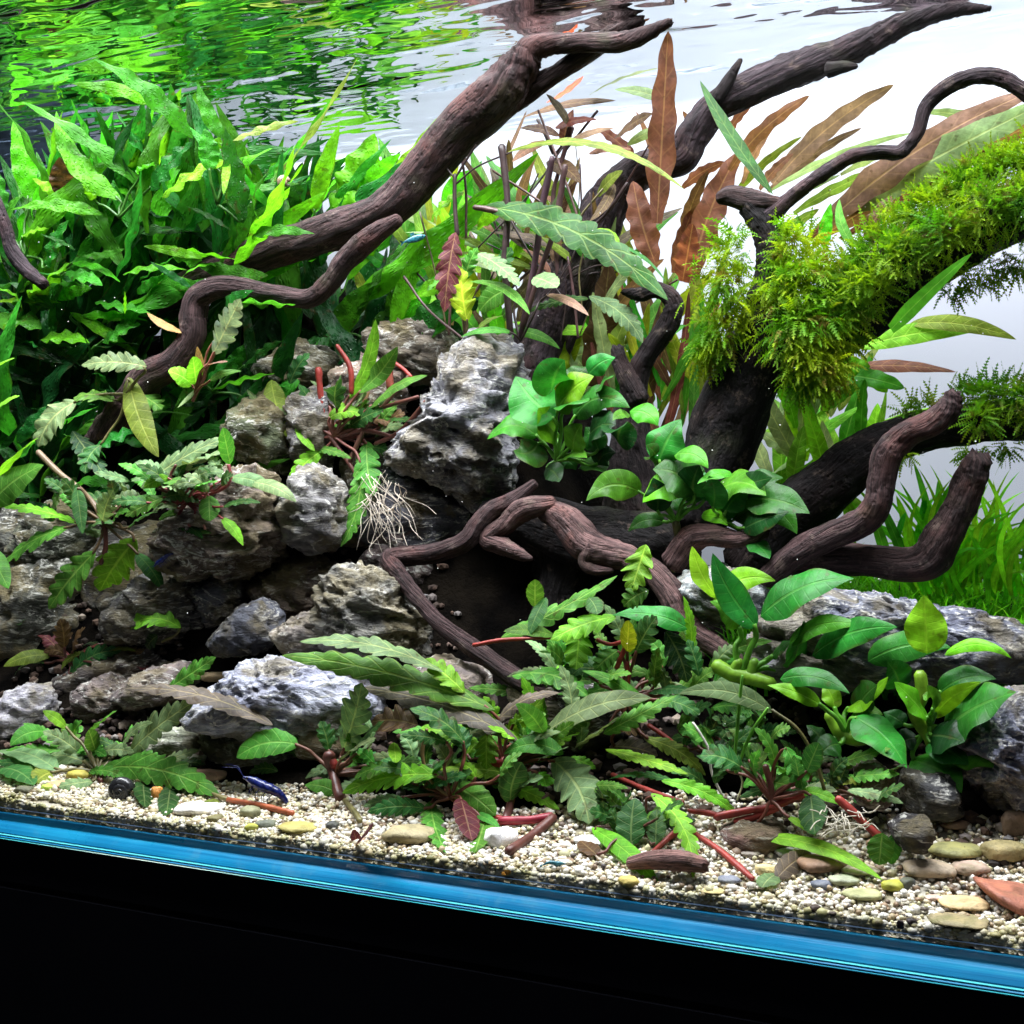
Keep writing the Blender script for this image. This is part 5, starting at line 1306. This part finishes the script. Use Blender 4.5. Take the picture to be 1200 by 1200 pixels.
# ------------------------------------------------------------------ shrimps, fish, snails
def crystal(name, col, rough=.25):
    k = NT(name); geo = k.n('ShaderNodeNewGeometry'); n = k.noise(geo.outputs['Position'], 600, 3)
    return k.done(k.bsdf(k.mix(k.rng(n, .3, .7), tuple(c * .45 for c in col), tuple(min(1, c * 1.5) for c in col)), rough, .5))
BLUE = crystal('blue_shell', (.006, .012, .10)); TEAL = crystal('teal_shell', (.02, .13, .17)); EYE = simple('black_eye', (.004, .004, .004), .15)
def shrimp(px, py, length, y, heading, mat, label, tilt=0.0):
    """heading +1 faces right in the picture; length in pixels"""
    c = PW(px, py + length * .2, y) + UP * length * .2 * scale_at(P(px, py, y)); s = scale_at(c); L = length * s
    root = thing("shrimp", c, label, "shrimp")
    X = (RIGHT * heading * math.cos(tilt) + UP * math.sin(tilt)); Z = UP * math.cos(tilt) - RIGHT * heading * math.sin(tilt)
    prof = [(.50,.02,.015),(.40,.035,.05),(.28,.03,.088),(.10,.02,.10),(-.05,.03,.092),(-.20,.02,.075),(-.33,-.03,.055),(-.42,-.09,.035),(-.50,-.13,.012)]
    sp = spline(prof, 5)
    path = [X * q[0] * L + Z * q[1] * L for q in sp]; rad = sp[:, 2] * L * (1 + .06 * np.sin(np.arange(len(sp)) * 1.4))
    v, f, u = tube_geo(path, rad, 12); mesh_obj("body", v, f, mat, root, u)
    v, f, u = tube_geo([path[-1], path[-1] - X * .08 * L - Z * .05 * L], [.03 * L, .055 * L], 8); mesh_obj("tail_fan", v, f, mat, root, u)
    Y = X.cross(Z)
    for sgn in (-1, 1):
        p0 = X * .42 * L + Z * .05 * L + Y * sgn * .035 * L
        V, F = ICO[3]; mesh_obj("eye", [p0 + q * .022 * L for q in V], F, EYE, root)
        a = X * .48 * L + Z * .03 * L
        v, f, u = tube_geo([a, a + X * .18 * L + Z * .12 * L + Y * sgn * .05 * L, a + X * .42 * L + Z * .04 * L + Y * sgn * .14 * L], [.006 * L, .005 * L, .002 * L], 5); mesh_obj("antenna", v, f, mat, root, u)
        for i in range(4):
            a = X * (.26 - .12 * i) * L - Z * .05 * L + Y * sgn * .04 * L
            v, f, u = tube_geo([a, a - Z * .08 * L + Y * sgn * .06 * L + X * .03 * L, a - Z * .17 * L + Y * sgn * .05 * L - X * .02 * L], [.010 * L, .008 * L, .004 * L], 5); mesh_obj("leg", v, f, mat, root, u)
shrimp(314, 926, 66, .048, -1, BLUE, "large dark blue shrimp in the shade under the pale slab", .42)
shrimp(455, 789, 26, .066, 1, BLUE, "small dark blue shrimp behind the long feathery leaf", .1)
shrimp(649, 1012, 27, .022, 1, TEAL, "tiny teal shrimp walking on the pale gravel at front centre", -.1)
shrimp(192, 655, 30, .108, -1, BLUE, "dark blue shrimp clinging below the large pinkish stone at left", -.7)
def fish(px, py, length, y, label):
    c = P(px, py, y); s = scale_at(c); L = length * s; root = thing("small_fish", c, label, "fish")
    X, Z = (RIGHT * .93 + UP * .28).normalized(), (UP * .96 - RIGHT * .28).normalized(); Y = X.cross(Z)
    v, f = [], []
    n, m = 12, 10
    for i in range(n + 1):
        t = i / n; h = .20 * math.sin(math.pi * (t * .9 + .05)) ** .8 * (1 - .35 * t)
        for j in range(m):
            a = 6.283 * j / m; v.append(X * (.5 - t) * L + Z * math.sin(a) * h * L + Y * math.cos(a) * h * .45 * L)
    for i in range(n):
        for j in range(m): f.append((i * m + j, i * m + (j + 1) % m, (i + 1) * m + (j + 1) % m, (i + 1) * m + j))
    f.append(tuple(range(m))); f.append(tuple(range(n * m, n * m + m)))
    mesh_obj("body", v, f, TEAL, root)
    a = X * -.47 * L
    v = [a + Y * .004 * L, a - X * .22 * L + Z * .14 * L, a - X * .16 * L, a - X * .22 * L - Z * .14 * L, a - Y * .004 * L]
    mesh_obj("tail_fin", v, [(0, 1, 2), (0, 2, 3), (4, 2, 1), (4, 3, 2)], TEAL, root)
    a = X * .05 * L + Z * .19 * L
    mesh_obj("back_fin", [a, a - X * .2 * L, a - X * .18 * L + Z * .1 * L, a - X * .02 * L + Z * .12 * L], [(0, 1, 2, 3)], TEAL, root)
    V, F = ICO[3]
    for sgn in (-1, 1): mesh_obj("eye", [X * .38 * L + Z * .03 * L + Y * sgn * .06 * L + q * .03 * L for q in V], F, EYE, root)
fish(486, 280, 26, .19, "small teal blue fish hovering under the thick left branch")
def snail(px, py, w, y, col, label, ground=False):
    c = ground_hit(px, py + w * .3) if ground else P(px, py, y); s = scale_at(c); R = w * s / 2
    if ground: c = c + UP * R * .55
    root = thing("snail", c, label, "snail")
    rows = []
    for i in range(46):
        t = i / 45; a = t * 6.283 * 2.6; rr = R * .62 * (1 - t) ** .9
        p = RIGHT * math.cos(a) * rr + UP * math.sin(a) * rr - FWD * R * .75 * t
        rows.append((p, R * .52 * (1 - t) ** .85 + R * .03))
    v, f, u = tube_geo([r[0] for r in rows], [r[1] for r in rows], 12, .04); o = mesh_obj("shell", v, f, M['shell'], root, u); o.color = (*col, 1)
    v, f, u = tube_geo([RIGHT * -.9 * R - UP * .5 * R, RIGHT * 0 - UP * .62 * R, RIGHT * 1.0 * R - UP * .5 * R], [R * .12, R * .3, R * .15], 10); o = mesh_obj("foot", v, f, M['shell'], root, u); o.color = (.08, .07, .06, 1)
snail(142, 925, 30, .03, (.02, .02, .022), "glossy black snail on the gravel behind hanging leaves at left", True)
snail(332, 213, 15, .18, (.30, .20, .14), "tiny tan snail on a thin fern leaf near the surface")
